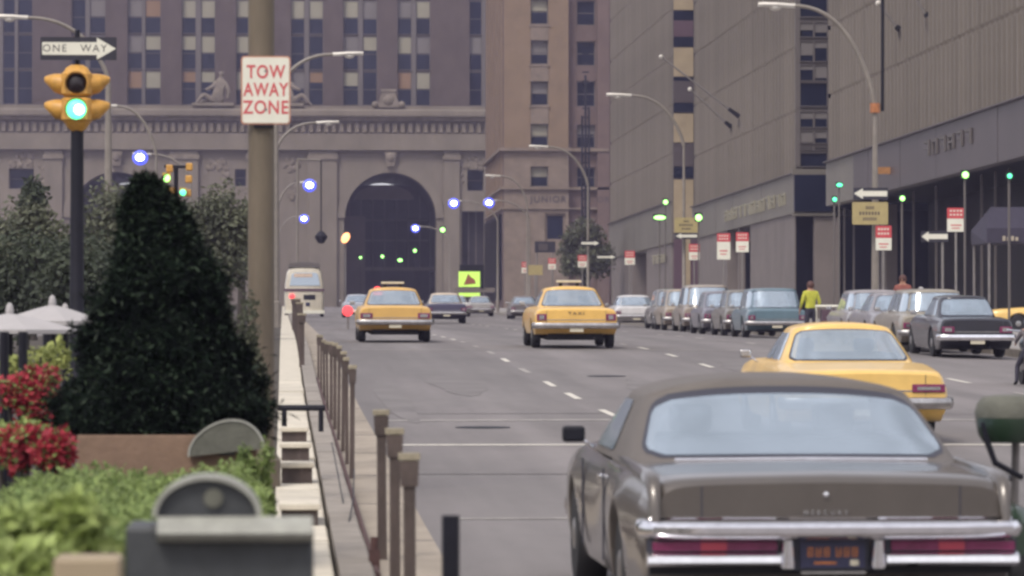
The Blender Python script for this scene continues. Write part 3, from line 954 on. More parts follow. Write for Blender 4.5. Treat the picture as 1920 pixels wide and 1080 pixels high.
MB().box(X(1488, 233) - BX, X(1556, 233) - BX, -.6, -.15, bz(396), bz(327)).build('dark_box', M['glass'], fb)
MB().box(-.25, 2.05, -.5, -.1, bz(327) + .01, bz(316)).build('lintel', M['fascia'], fb)
MB().box(-.25, 2.3, -.5, -.1, bz(404), bz(398)).build('lintel', M['fascia'], fb)
MB().box(X(1526, 233) - BX, X(1572, 233) - BX, -.3, .3, g, bz(406)).build('pillar', M['groundwall'], fb)
MB().box(X(1494, 233) - BX, 14, .31, .36, g, bz(404)).build('side_glass', M['lobby'], fb)
# C's strip of beige panels and windows
def cz(py): return Zp(py, 307)
xa, xb = X(1263, 307) - BX, X(1300, 307) - BX
MB().box(0, 6, -.02, .14, 9.9, 56).build('side_wall', M['frame'], fc)
for p, q in ((-40, 17), (88, 142), (212, 266), (336, 436)):
    MB().box(xa, xb, -.16, -.03, cz(q), cz(p)).build('beige_panel', M['beige'], fc)
for p, q in ((19, 36), (68, 86), (144, 150), (192, 209), (312, 333)):
    MB().box(xa, xb, -.10, -.03, cz(q), cz(p)).build('window', M['glass'], fc)
for p, q in ((37, 67), (151, 191), (268, 311)):
    MB().box(xa, xb, -.12, -.03, cz(q), cz(p)).build('spandrel', M['purple'] if p < 100 else M['fasciad'], fc)
gC = gz(307) - .5
for a, c in ((1263, 1284), (1294, 1309)):
    MB().box(X(a, 307) - BX, X(c, 307) - BX, -.2, -.05, gC, cz(448)).build('door', M['purple'], fc)
MB().box(X(1284, 307) - BX + .003, X(1294, 307) - BX - .003, -.25, -.05, gC, cz(448)).build('door_post', M['beige'], fc)
# joins behind the cross streets
# entrance awning of the nearest block
aw = thing('entrance_awning', 'dark cloth entrance awning with a gabled end over the pavement', 'awning', (0, 0, 0))
ya, yb_ = 151.0, 156.0
b = MB()
x0, x1 = X(1838, 152), 31.0
z0, z1, z2 = Zp(456, 152), Zp(428, 152), Zp(386, 152)
b.rings([[(x0 + dx, 150.5, z0), (x0 + dx, 150.5, z1), (x0 + .45 + dx, 152.2, z2), (x0 + dx, 154, z1), (x0 + dx, 154, z0)] for dx in (0,)] + [[(x1, 150.5, z0), (x1, 150.5, z1), (x1, 152.2, z2), (x1, 154, z1), (x1, 154, z0)]], True)
b.build('canopy', M['awning'], aw)
for dx in (.1,):
    MB().tube([(x0 + dx, 150.6, gz(151)), (x0 + dx, 150.6, z0)], .05, 8).build('pole', M['grey'], aw)
    MB().tube([(x0 + dx, 153.9, gz(151)), (x0 + dx, 153.9, z0)], .05, 8).build('pole', M['grey'], aw)
b = MB()
for i in range(4):
    b.box(X(1880 + i * 8, 150.5), X(1885 + i * 8, 150.5), 150.44, 150.49, Zp(450, 150.5), Zp(441 + (i % 2) * 2, 150.5))
b.build('valance_letters', M['letters'], aw)
# flagpoles slanting out of the fins
for (x1_, y1_, x0_, y0_, D, lab) in ((1240, 105, 1388, 217, 262, 'upper bare slanting flagpole on the middle grey office block'), (1294, 166, 1372, 236, 268, 'lower bare slanting flagpole with a pale ball tip on the middle grey office block'),
                              (1648, 2, 1692, 52, 172, 'short slanting flagpole at the top edge, nearer the beige lamp post'), (1716, -12, 1746, 26, 166, 'slanting flagpole at the top edge on the ribbed facade, second from the lamp post')):
    Dw = BX * FPX / (x0_ - VX)
    p0 = Vector((BX, Dw, Zp(y0_, Dw)))
    p1 = Vector((X(x1_, Dw), Dw, Zp(y1_, Dw)))
    t = thing('flagpole', lab, 'flagpole', p0, group='slanting flagpoles on the grey blocks')
    MB().tube([(0, 0, 0), p1 - p0], [.075, .05], 8).build('pole', M['grey'], t)
    MB().tube([(0.05, 0, 0), (p1 - p0) * .13], [.16, .12], 8).build('socket', M['dark'], t)
    MB().ball(p1 - p0, .15, 10, 6).build('ball_tip', M['lamphead'], t)

# ================================================================== CARS
def cr(pts, u):
    """Catmull-Rom through pts at parameter u (0..len-1)"""
    n = len(pts); i = max(0, min(n - 2, int(u))); t = u - i
    p0, p1, p2, p3 = pts[max(0, i - 1)], pts[i], pts[i + 1], pts[min(n - 1, i + 2)]
    return tuple(0.5 * (2 * b + (c - a) * t + (2 * a - 5 * b + 4 * c - d) * t * t + (3 * b - a - 3 * c + d) * t**3) for a, b, c, d in zip(p0, p1, p2, p3))


def lin(tab, y):
    if y <= tab[0][0]:
        return tab[0][1]
    for (a, va), (c, vc) in zip(tab, tab[1:]):
        if y <= c:
            t = (y - a) / (c - a); t = t * t * (3 - 2 * t) * .5 + t * .5
            return va + (vc - va) * t
    return tab[-1][1]


def car(name, label, loc, paintm, roofm=None, L=5.2, Wd=1.95, zdeck=0.90, zhood=0.92, zbelt=0.93, zroof=1.40, cowl=3.55,
        rb=(1.30, 2.0), fb=(3.75, 3.05), wb=0.80, wt=0.60, wheels=(1.25, 4.25), zb=0.24, group=None, rot=0.0, detail=1, cat='car',
        rear='std', glass=True, roofsign=False, wag=False, tailm=None, coke=0.0, plate='platewhite', lightc=None, n=5.0, bumper='chromeworn', tailw=.24, tailz=(.58, .72), lift=0.0, sidew=None, rcg=.16, header=0.0, gw=.885, arch=.02, drop=.085):
    x, Y = loc
    t = thing(name, label, cat, (x, Y, rz(x, Y) + .005), rot, group, tilt=slope(Y + 2))
    hw = Wd / 2
    rw = .335
    yr, yf = wheels
    top = [(0, zdeck - .055), (.04, zdeck - .02), (.16, zdeck), (rb[0], zbelt - .01), (cowl, zbelt), (cowl + .35, zhood + .01), (L - .35, zhood - .06), (L - .05, zhood - .12), (L, zhood - .16)]
    wid = [(0, .935), (.05, .965), (.35, .985), (yr, 1.0 + coke), (L * .5, .985 - coke * .5), (yf, 1.0), (L - .4, .975), (L - .06, .93), (L, .90)]
    ys = [0, .02, .05, .1, .18, .3, .45, .62]
    yy = .8
    while yy < L - .35:
        ys.append(yy); yy += .09 if (abs(yy - yr) < .55 or abs(yy - yf) < .55) else .2
    ys += [L - .3, L - .18, L - .08, L - .03, L]
    b = MB(); rs = []
    for y in ys:
        w_ = hw * lin(wid, y)
        zt = lin(top, y)
        zbo = zb
        for yw in (yr, yf):
            d = abs(y - yw)
            if d < rw + .07:
                zbo = max(zbo, math.sqrt(max(0, (rw + .07)**2 - d * d)) + .31)
        if y < .35: zbo = max(zbo, zb + .22 * (1 - y / .35))
        zs = zt - drop
        zm = zb + (zs - zb) * .55
        side = [(w_ * .955, max(zbo, zb)), (w_ * .985, max(zbo + .012, zb + .12)), (w_ * 1.0, max(zbo + .024, zm)), (w_ * .992, max(zbo + .04, zs - .09)), (w_ * .962, zs), (w_ * .90, zt - .02), (w_ * .74, zt + .004), (w_ * .4, zt + .014), (0.0, zt + .02)]
        half = [(0.0, zbo), (w_ * .6, zbo), (w_ * .93, zbo)]
        for k in range((len(side) - 1) * 3 + 1):
            half.append(cr(side, k / 3))
        ring = [(px, y, pz) for px, pz in half] + [(-px, y, pz) for px, pz in reversed(half[1:-1])]
        rs.append(ring)
    b.rings(rs, True)
    body = b.build('body', paintm, t, smooth=True, ang=38)
    # greenhouse: rounded-rectangle sections from the belt line up
    z0 = zbelt - .03
    def sect(v):
        """half width, rear y, front y, z at level v (0 belt .. 1 drip rail)"""
        e = v
        return (wb + (wt - wb) * v**1.15, rb[0] + (rb[1] - rb[0]) * v**.92, fb[0] + (fb[1] - fb[0]) * v, z0 + (zroof - .055 - z0) * v)
    NP = 44
    def plan(w_, a, c, z, off=0.0):
        yc, h = (a + c) / 2, (c - a) / 2
        out = []
        for k in range(NP):
            th = 2 * math.pi * (k + .5) / NP
            cx, sy = math.cos(th), math.sin(th)
            q = abs(cx)**(2 / n)
            out.append((w_ * math.copysign(q, cx), yc + h * math.copysign(abs(sy)**(2 / n), sy), z - arch * q**2.4 * (z - z0) / (zroof - z0) * (w_ / wt if w_ < wt else 1)**2))
        return out
    rs = [plan(*sect(v)) for v in (0, .15, .3, .45, .6, .75, .9, 1.0)]
    w1, a1, c1, zz1 = sect(1.0)
    split = len(rs)
    yc = (a1 + c1) / 2
    rr = [plan(*sect(1.0))]
    for k, (sc, dz) in enumerate(((.985, .014), (.955, .028), (.90, .040), (.80, .050), (.62, .058), (.35, .063), (.05, .065))):
        hh = (c1 - a1) / 2
        rr.append(plan(w1 * sc, yc - hh * (sc if sc < .8 else sc**.5), yc + hh * (sc if sc < .8 else sc**.5), zz1 + dz))
    b = MB(); NL = len(rs); LV = (0, .15, .3, .45, .6, .75, .9, 1.0)
    def opening(k, i):
        for q in (i, (i + 1) % NP):
            th = 2 * math.pi * (q + .5) / NP
            if not (abs(math.cos(th))**(2 / n) < gw - .015 and abs(math.sin(th)) > .3): return False
        th = 2 * math.pi * (i + 1) / NP
        return glass and LV[k] > .14 and LV[k + 1] < .92 and abs(math.sin(th)) > .3
    b.add([p for r in rs for p in r], [(k * NP + i, k * NP + (i + 1) % NP, (k + 1) * NP + (i + 1) % NP, (k + 1) * NP + i) for k in range(NL - 1) for i in range(NP) if not opening(k, i)])
    b.build('cabin', paintm if not roofm else roofm, t, smooth=True, ang=60)
    b = MB(); b.rings(rr, True)
    roof = b.build('roof', roofm or paintm, t, smooth=True, ang=60)
    # panes lie just proud of the cabin
    def face_pt(u, v, which, off):
        w_, a, c, z = sect(v)
        yc, h = (a + c) / 2, (c - a) / 2
        qx_ = abs(u) if which in ('rear', 'front') else (1 - min(.999, abs(u))**n)**(1 / n)
        z -= arch * qx_**2.4 * (z - z0) / (zroof - z0)
        e = 1e-3
        if which in ('rear', 'front'):
            s_ = -1 if which == 'rear' else 1
            xx = u * w_
            y = yc + s_ * h * (1 - min(.999, abs(u))**n)**(1 / n)
            ln = math.hypot(zroof - z0, rb[1] - rb[0])
            return (xx * (1 + 0), y + s_ * off * (zroof - z0) / ln, z + off * abs(rb[1] - rb[0]) / ln)
        s_ = -1 if which == 'left' else 1
        y = yc + u * h
        return (s_ * (w_ * (1 - min(.999, abs(u))**n)**(1 / n) + off), y, z + off * .2)
    def patch(u0, u1, v0, v1, which, off, m, nm, parent, rc=None, nu=14, nv=10):
        rc = rc or rcg
        b = MB(); rows_ = []
        for j in range(nv + 1):
            q = j / nv
            d = min(q, 1 - q)
            sh = rc * (1 - math.sqrt(max(0, 1 - (1 - min(1, d / rc))**2))) * (u1 - u0) * .28
            v = v0 + (v1 - v0) * q
            rows_.append([face_pt(u0 + sh + (u1 - u0 - 2 * sh) * i / nu, v, which, off) for i in range(nu + 1)])
        b.rings(rows_, False, False)
        o = b.build(nm, m, parent, smooth=True, ang=80)
        return o
    def ring(u0, u1, v0, v1, g_u, g_v, which, off, m, nm, parent):
        def loop(a, c, e, f):
            out = []
            for (p, q) in (((a, e), (c, e)), ((c, e), (c, f)), ((c, f), (a, f)), ((a, f), (a, e))):
                for k in range(14):
                    t_ = k / 14
                    out.append((p[0] + (q[0] - p[0]) * t_, p[1] + (q[1] - p[1]) * t_))
            return out
        def rnd_(pts, a, c, e, f):
            res = []
            for u, v in pts:
                q = (v - e) / (f - e); d = min(q, 1 - q); rc = rcg
                sh = rc * (1 - math.sqrt(max(0, 1 - (1 - min(1, d / rc))**2))) * (c - a) * .28
                mid = (a + c) / 2
                res.append(face_pt(mid + (u - mid) * (1 - 2 * sh / (c - a)), v, which, off))
            return res
        lo = loop(u0 - g_u, u1 + g_u, v0 - .035, v1 + g_v); li = loop(u0 + .012, u1 - .012, v0 + .01, v1 - .01)
        A = rnd_(lo, u0 - g_u, u1 + g_u, v0 - .035, v1 + g_v); B = rnd_(li, u0 + .012, u1 - .012, v0 + .01, v1 - .01)
        b = MB(); N_ = len(A)
        b.add(A + B, [(i, (i + 1) % N_, N_ + (i + 1) % N_, N_ + i) for i in range(N_)])
        return b.build(nm, m, parent, smooth=True, ang=80)
    if glass:
        sb = MB()
        ysr, ysf = rb[0] + (rb[1] - rb[0]) * .75, fb[1] - .75
        for yq in (ysr + .25, max(ysr + 1.0, ysf - .25)):
            sb.box(-wb * .82, wb * .82, yq, yq + .18, zbelt - .45, zbelt + .10)
        sb.build('seat', M['trimming'], t, bevel=.04)
        for xq in (-wb * .45, wb * .45):
            MB().box(xq - .13, xq + .13, max(ysr + 1.0, ysf - .25) + .02, max(ysr + 1.0, ysf - .25) + .12, zbelt + .102, zbelt + .27).build('headrest', M['trimming'], t, bevel=.04)
        MB().box(-wb * .88, wb * .88, rb[0] + .12, ysr + .24, zbelt - .05, zbelt - .02).build('parcel_shelf', M['trimming'], t)
        for which, u0, u1 in (('rear', -gw, gw), ('front', -.9, .9)):
            ring(u0, u1, .135, .925 - header * .7, .022, .03 + header * 1.15, which, .004, M['seal'], 'rear_window_trim' if which == 'rear' else 'windscreen_trim', t)
            patch(u0, u1, .135, .925 - header * .7, which, .0075, M['carglass'], 'rear_window' if which == 'rear' else 'windscreen', t)
        wins_ = sidew or [(-.62, .02), (.05, .68)] if not wag else [(-.86, -.4), (-.36, .1), (.14, .7)]
        for sd_ in ('left', 'right'):
            for u0, u1 in wins_:
                patch(u0, u1, .12, .93, sd_, .006, M['sideglass'], 'side_window', t, nu=8, nv=6)
    # wheels
    wp = MB().lathe([(.20, -.10), (.30, -.10), (rw - .01, -.075), (rw, -.04), (rw, .04), (rw - .01, .075), (.30, .10), (.20, .10)], 'X', n=22).mesh('wheel', M['tyre'], True)
    rp = MB().lathe([(.02, .112), (.08, .108), (.15, .085), (.20, .10), (.205, .085), (.2, -.05)], 'X', n=18).mesh('rim', M['rim'], True)
    for yw in (yr, yf):
        for s_ in (-1, 1):
            wo_ = inst('wheel', wp, t, (s_ * (hw - .125), yw, rw), (0, 0, 0 if s_ > 0 else math.pi))
            inst('rim', rp, wo_)
    u = MB().box(-hw + .36, hw - .36, .35, L - .3, .20, .5)
    u.box(-hw + .2, hw - .2, yr + .5, yf - .5, .24, .4)
    u.tube([(hw - .55, .02, .23), (hw - .55, .9, .24)], .03, 8)
    u.build('underbody', M['under'], t)
    # bumpers: swept bar that turns round the corners
    def bumper_bar(z_, hgt, dep, y_, m, nm, sgn=-1, wd=.985, parent=None):
        prof = [(0, -hgt / 2), (dep * .7, -hgt / 2 + .012), (dep, -hgt * .12), (dep, hgt * .18), (dep * .75, hgt / 2 - .01), (0, hgt / 2)]
        path = []
        for k in range(25):
            a = -1 + 2 * k / 24
            path.append((hw * wd * math.copysign(abs(a)**.9, a), .07 * (1 - abs(a)**6)))
        path = [(path[0][0] - .005, -.28)] + [(path[0][0] - .012, -.08)] + path + [(path[-1][0] + .012, -.08), (path[-1][0] + .005, -.28)]
        b = MB()
        rs_ = []
        for i, (px, q) in enumerate(path):
            k = 1.0 if 1 < i < len(path) - 2 else .25
            rs_.append([(px + (0.0 if k == 1 else math.copysign(d * .7, px)), y_ + sgn * (q + d * k), z_ + h_) for d, h_ in prof])
        b.rings(rs_)
        return b.build(nm, m, parent or t, smooth=True, ang=40)
    cm = M[bumper]
    bumper_bar(.47, .15, .06, L - .02, cm, 'front_bumper', 1, wd=.91)
    if rear == 'std':
        bumper_bar(.475 + lift, .145, .065, .0, cm, 'rear_bumper')
        tm = tailm or M['tail']
        for s_ in (-1, 1):
            xa, xb = sorted((s_ * (hw * .955 - tailw), s_ * hw * .93))
            lt = MB().box(xa, xb, -.022, .03, tailz[0], tailz[1]).build('tail_light', tm, t, bevel=.012)
            MB().box(xa + .06, xb - .06, -.028, -.0225, tailz[0] + .03, tailz[1] - .03).build('lens_centre', lightc or M['chromeworn'], lt)
        MB().box(-hw * .68, hw * .68, -.006, .02, tailz[0] + .01, tailz[0] + .028).build('trim_strip', M['chromeworn'], t)
        pl = MB().box(-.16, .16, -.10, -.085, .33 + lift, .44 + lift).build('number_plate', M[plate], t)
        # seams of the boot lid
        MB().box(-hw * .70, -hw * .70 + .008, -.004, rb[0] * .1, .57, zdeck - .05).build('boot_seam', M['seal'], t)
        MB().box(hw * .70 - .008, hw * .70, -.004, rb[0] * .1, .57, zdeck - .05).build('boot_seam', M['seal'], t)
    # headlights and grille at the far end
    for s_ in (-1, 1):
        MB().lathe([(.09, .0), (.085, .03), (.05, .045), (.005, .05)], 'Y', (s_ * hw * .68, L, zhood - .27), 14).build('headlight', M['signwhite'], t, smooth=True)
    MB().box(-hw * .52, hw * .52, L - .02, L + .015, zhood - .36, zhood - .2).build('grille', M['dark'], t)
    # door mirror
    mx = -hw * .98
    mr = MB().box(mx - .17, mx - .03, cowl - .42, cowl - .34, zbelt + .02, zbelt + .12).build('door_mirror', M['dark'] if detail > 1 else M['chromeworn'], t, bevel=.02)
    MB().tube([(mx + .06, cowl - .36, zbelt - .04), (mx - .07, cowl - .38, zbelt + .05)], .012, 6).build('mirror_stalk', M['chrome'], mr)
    if roofsign:
        rsn = MB().box(-.30, .30, -.08, .08, .10, .155).build('roof_sign', M['platewhite'], roof, loc=(0, yc, zz1 + .045), bevel=.01)
        for dx in (-.2, .2):
            b = MB().box(dx - .04, dx + .04, -.06, .06, 0.0, .10).build('sign_foot', M['dark'], t, loc=(0, yc, zz1 + .045))
    t['_p'] = [hw, zz1, yc]
    return t, bumper_bar


# --- the big taupe sedan in front
HY0, HX0 = 21.4, 2.945
hero, hb = car('sedan', 'large taupe sedan with vinyl roof and full width chrome bumper, closest to the camera', (HX0, HY0), M['taupe'], M['vinyl'], L=5.6, Wd=2.06, zdeck=.925, zhood=.95, zbelt=.955,
               zroof=1.415, cowl=3.75, rb=(1.12, 2.05), fb=(3.95, 3.2), wb=.97, wt=.80, sidew=[(-.2, .68)], wheels=(1.42, 4.55), rear='none', detail=2, coke=.016, rcg=.22, n=7.0, rot=R(.6), header=.06, gw=.91, arch=.085, group='cars heading down the avenue')
hwid = 2.06 / 2
# bumper-and-lamp assembly
hb(.640, .105, .085, -.02, M['chrome'], 'bumper_top_bar', wd=.945)
bb = MB()
for s_ in (-1, 1):
    xa, xb = sorted((s_ * .285, s_ * 1.0))
    bb = MB()
    pr = [(-.02, .440), (-.085, .447), (-.115, .468), (-.112, .500), (-.085, .518), (-.02, .520)]
    bb.prism(pr, 'X', xa, xb)
    bb.build('bumper_lower_bar', M['chrome'], hero, smooth=True, ang=40)
    MB().box(xa, xb, -.045, -.02, .521, .586).build('lamp_housing', M['seal'], hero)
    lo = MB().box(xa + .03, xb - .012, -.066, -.0455, .527, .578).build('tail_light', M['tail'], hero, bevel=.008)
    xm = (xa + xb) / 2
    MB().box(xm - .07, xm + .07, -.0705, -.0665, .531, .574).build('lens_centre', M['tailamber'], lo)
    # rounded pillars either side of the plate
    px = s_ * .245
    MB().rings([[(px + .040 * math.cos(a) * (1 + .15 * math.cos(k)), -.062 - .055 * math.sin(a), z_) for a in [math.pi * j / 8 for j in range(9)]] for k, z_ in enumerate((.435, .47, .53, .585))]).build('bumper_pillar', M['chrome'], hero, smooth=True, ang=50)
MB().box(-.205, .205, -.03, -.02, .42, .587).build('plate_recess', M['seal'], hero)
pl = MB().box(-.175, .175, -.055, -.045, .435, .575).build('number_plate', M['plate'], hero)
b = MB()
rp = random.Random(5)
for i in range(6):
    x0 = -.135 + i * .044 + (.02 if i > 2 else 0)
    k = rp.randrange(3)
    b.box(x0, x0 + .008, -.0575, -.0555, .495, .545).box(x0 + .022, x0 + .030, -.0575, -.0555, .495, .545)
    b.box(x0 + .008, x0 + .022, -.0575, -.0555, .537, .545) if k != 1 else None
    b.box(x0 + .008, x0 + .022, -.0575, -.0555, .516, .523)
    if k: b.box(x0 + .008, x0 + .022, -.0575, -.0555, .495, .502)
b.box(-.10, .02, -.0575, -.0555, .455, .468)
b.build('plate_characters', M['plateorange'], pl)
MB().box(.095, .14, -.058, -.0555, .448, .478).build('plate_sticker', M['platewhite'], pl)
MB().box(-.175, .175, -.085, -.04, .405, .418).build('plate_bracket', M['chromeworn'], hero)
MB().lathe([(.002, -.014), (.014, -.012), (.017, -.004), (.017, .02)], 'Y', (-.03, -.004, .825), 16).build('boot_lock', M['chrome'], hero, smooth=True)
text('MERCURY', .036, M['chromeworn'], hero, (-.03, -.006, .727), spacing=1.75, bold=.001)
for s_ in (-1, 1):
    MB().box(s_ * .70 - .004, s_ * .70 + .004, -.003, .02, .70, .87).build('boot_seam', M['seal'], hero)
MB().prism([(-.004, .693), (.03, .693), (.03, .703), (-.010, .703)], 'X', -.98, .98).build('trim_strip', M['chrome'], hero)
MB().box(-.98, .98, .0, .05, .40, .60).build('bumper_back', M['under'], hero)
# raised crease across the boot and fender tips
for s_ in (-1, 1):
    b = MB(); rs = []
    for k, (y, ww, h) in enumerate(((-.055, .008, .60), (-.05, .03, .74), (-.01, .045, .86), (.06, .05, .915), (.4, .045, .938), (1.3, .03, .945), (2.4, .01, .945))):
        xx = s_ * (hwid * .955 - .035)
        z1 = h
        rs.append([(xx - ww, y, z1 - .04), (xx + ww * .6, y, z1 - .04), (xx + ww * .55, y, z1 + .004), (xx, y, z1 + .016), (xx - ww * .8, y, z1 + .004)])
    b.rings(rs); b.build('fender_crest', M['taupe'], hero, smooth=True, ang=60)
b = MB()
b.tube([(-.72, 1.16, .958), (0, 1.11, .966), (.72, 1.16, .958)], .012, 6); b.build('window_base_trim', M['chrome'], hero)

for s_ in (-1, 1):
    xs_ = s_ * (hwid * 1.0)
    for yd in (2.28, 3.72):
        MB().box(xs_ * .992 - .006, xs_ * .992 + .006, yd, yd + .012, .32, .86).build('door_seam', M['seal'], hero)
    MB().box(xs_ * .985 - .02, xs_ * .985 + .02, 2.42, 2.60, .79, .82).build('door_handle', M['chrome'], hero, bevel=.006)
TG = 'yellow taxis on the avenue'
car('taxi', 'yellow taxi mostly hidden behind the large taupe sedan', (6.9, 47.0), M['taxi2'], L=5.3, Wd=2.0, zroof=1.40, zdeck=.86, drop=.13, arch=.05, rb=(1.25, 2.0), wb=.84, wt=.63, group=TG, tailw=.42, tailz=(.60, .70))
tx_, _ = car('taxi', 'yellow taxi with a pale roof light and square tail lights in the middle lane', (6.87, 93.5), M['taxi'], L=5.3, Wd=2.0, zroof=1.46, zdeck=.95, zbelt=.97, zhood=.95, rb=(1.2, 1.9), wb=.83, wt=.63, group=TG, roofsign=True, arch=.04, tailw=.26, tailz=(.66, .82), lift=.07, zb=.33)
text('TAXI', .09, M['lettersd'], tx_, (0, -.008, .83), sx=1.5, spacing=1.4)
car('taxi', 'dull yellow taxi in the lane beside the planted strip', (2.88, 102.5), M['taxi3'], L=5.2, Wd=1.92, zroof=1.42, zdeck=.93, zbelt=.94, rb=(1.2, 1.9), wb=.80, wt=.62, group=TG, roofsign=True, arch=.04, tailw=.34, tailz=(.62, .76), lift=.05, zb=.31)
CG = 'cars heading down the avenue'
PGp = 'cars parked along the kerb'
car('sedan', 'cream roofed sedan with a dark lower body just past the left taxi', (7.5, 183), paint('navy_paint', (.05, .045, .09)), paint('cream_paint', (.62, .50, .36)), L=5.0, Wd=1.9, zroof=1.40, rb=(.9, 1.5), wb=.80, wt=.64, group=CG)
car('station_wagon', 'white estate car with a pale rear window, right of the middle taxi', (15.6, 176), paint('white_paint', (.62, .60, .60)), L=4.9, Wd=1.95, zroof=1.42, rb=(.35, .8), wb=.84, wt=.68, group=CG, wag=True)
far_specs = [('grey sedan seen far down the avenue under the lime sign', 13.6, 274, (.36, .34, .33)), ('pale sedan with a light windscreen far down the avenue, left of the middle taxi', 15.3, 250, (.50, .46, .42)), ('small white car far down the avenue next to the cream roofed sedan', 11.4, 262, (.62, .6, .58)),
             ('brownish car far down the avenue between the white and grey ones', 12.1, 288, (.25, .2, .17)), ('dark sedan partly behind the middle taxi, far down the avenue', 14.6, 240, (.14, .12, .12)), ('pale bluish car far off behind the left taxi', 4.5, 240, (.4, .42, .48))]
for lab, x, Y, c in far_specs:
    car('sedan', lab, (x, Y), paint('car_paint', c), L=4.8, Wd=1.85, zroof=1.40, rb=(1.0, 1.6), group=CG, detail=0)
# parked along the right-hand kerb
KX = 15.6
car('sedan', 'black sedan with a cream number plate parked at the kerb, nearest of the parked row', (15.55, 89), paint('black_paint', (.012, .012, .02), .25), L=4.7, Wd=1.70, zroof=1.40, rb=(1.0, 1.6), wb=.70, wt=.56, group=PGp, tailw=.3, bumper='chrome', zb=.2)
car('station_wagon', 'cream estate car parked directly beyond the black sedan', (15.68, 95.0), paint('cream_grey_paint', (0.252, 0.222, 0.174)), L=5.0, Wd=1.85, zroof=1.52, zbelt=.95, rb=(.25, .55), wb=.80, wt=.68, group=PGp, wag=True)
car('sedan', 'silver grey sedan parked beyond the cream estate car', (15.82, 100.6), paint('silver_paint', (0.222, 0.207, 0.222)), L=5.0, Wd=1.85, zroof=1.43, rb=(.9, 1.45), group=PGp)
car('hatchback', 'pale lilac grey car parked farthest before the hand cart', (16.0, 106.2), paint('lilac_paint', (0.266, 0.244, 0.252)), L=4.6, Wd=1.85, zroof=1.5, rb=(.4, .85), wb=.82, wt=.68, group=PGp, wag=True)
car('hatchback', 'teal car with a big pale rear window parked beyond the person in yellow-green', (15.45, 124.5), paint('teal_paint', (.095, .155, .19)), L=4.8, Wd=1.95, zroof=1.58, zbelt=.92, rb=(.3, .75), wb=.88, wt=.76, group=PGp, wag=True)
car('sedan', 'taupe grey car parked just beyond the teal car', (15.5, 131.5), paint('greige_paint', (0.148, 0.133, 0.111)), L=4.8, Wd=1.85, zroof=1.55, rb=(.5, 1.0), wb=.82, wt=.7, group=PGp)
car('sedan', 'slate grey car parked beyond the taupe grey one', (15.5, 138.5), paint('slate_paint', (0.155, 0.148, 0.178)), L=4.9, Wd=1.85, zroof=1.52, rb=(.5, 1.0), wb=.82, wt=.7, group=PGp)
car('van', 'beige van with a broad pale rear window parked under the red and white signs', (16.05, 150), paint('beige_paint', (0.274, 0.229, 0.185)), L=4.9, Wd=2.0, zroof=1.80, zbelt=.98, zdeck=.96, rb=(.2, .55), wb=.92, wt=.80, group=PGp, wag=True, cat='van')
car('sedan', 'warm beige car parked beyond the beige van', (16.0, 157.5), paint('warm_beige_paint', (0.311, 0.252, 0.185)), L=4.8, Wd=1.9, zroof=1.65, rb=(.4, .9), wb=.85, wt=.72, group=PGp)
car('sedan', 'grey car with side windows showing, farthest of the parked row', (16.3, 165), paint('mid_grey_paint', (0.178, 0.163, 0.155)), L=4.9, Wd=1.9, zroof=1.68, rb=(.4, .9), wb=.85, wt=.72, group=PGp)
car('taxi', 'yellow taxi nosing out of the side street at the edge of the picture', (31.0, 145.5), M['taxi2'], L=5.2, Wd=1.95, rot=R(91), group=TG)

# cream van at the far end of the left lane
vY = 252
vx0, vx1 = X(533, vY), X(608, vY)
cv = thing('camper_van', 'cream high-roofed van with a split rear, far down the lane beside the planted strip', 'van', ((vx0 + vx1) / 2, vY, gz(vY)), 0, CG)
vw = (vx1 - vx0) / 2
def vz(py): return Zp(py, vY) - gz(vY)
def sec(w_, z0, z1, y):
    return [(-w_ * .97, y, z0), (w_ * .97, y, z0), (w_, y, z0 + (z1 - z0) * .35), (w_ * .965, y, z0 + (z1 - z0) * .62), (w_ * .86, y, z1 - (z1 - z0) * .1), (w_ * .7, y, z1 - .06), (w_ * .4, y, z1), (-w_ * .4, y, z1), (-w_ * .7, y, z1 - .06), (-w_ * .86, y, z1 - (z1 - z0) * .1), (-w_ * .965, y, z0 + (z1 - z0) * .62), (-w_, y, z0 + (z1 - z0) * .35)]
pc = paint('cream_van_paint', (.55, .50, .40))
zt_ = vz(501)
MB().rings([sec(vw * .86, .4, zt_ - .32, -.02), sec(vw * .95, .32, zt_ - .1, .06), sec(vw, .28, zt_, .3), sec(vw, .28, zt_, 4.2), sec(vw * .93, .3, zt_ - .5, 4.7)]).build('body', pc, cv, smooth=True, ang=40)
MB().rings([sec(vw * .8, zt_ - .02, zt_ + .3, .1), sec(vw * .8, zt_ - .02, zt_ + .36, 2.5), sec(vw * .6, zt_ - .02, zt_ + .2, 3.2)]).build('raised_roof', M['frame'], cv, smooth=True, ang=40)
MB().rings([[(x_ * vw, y_, z_) for x_, z_ in ((-.74, vz(536)), (.80, vz(536)), (.68, vz(514)), (.5, vz(511.5)), (-.45, vz(511.5)), (-.62, vz(514)))] for y_ in (-.055, -.03)]).build('rear_window', M['sideglass'], cv, bevel=.03)
MB().box(-vw * .52, vw * .4, -.075, -.056, vz(520), vz(513)).build('window_blind', paint('peach', (.62, .47, .36)), cv)
MB().box(-vw * 1.02, vw * 1.02, -.06, .05, vz(546.5), vz(541.5)).build('trim_band', M['purple'], cv)
MB().box(-.05, vw * .55, -.05, -.004, vz(562), vz(553)).build('vent', M['dark'], cv)
MB().box(.08, .35, -.05, -.004, vz(574), vz(567)).build('number_plate', M['plate'], cv)
MB().box(-vw * 1.0, vw * 1.0, -.16, .0, vz(588), vz(582)).build('rear_bumper', M['signwhite'], cv)
MB().ball((-vw * .62, -.06, vz(556)), .17, 12, 8).build('tail_light', M['redlamp'], cv, smooth=True)
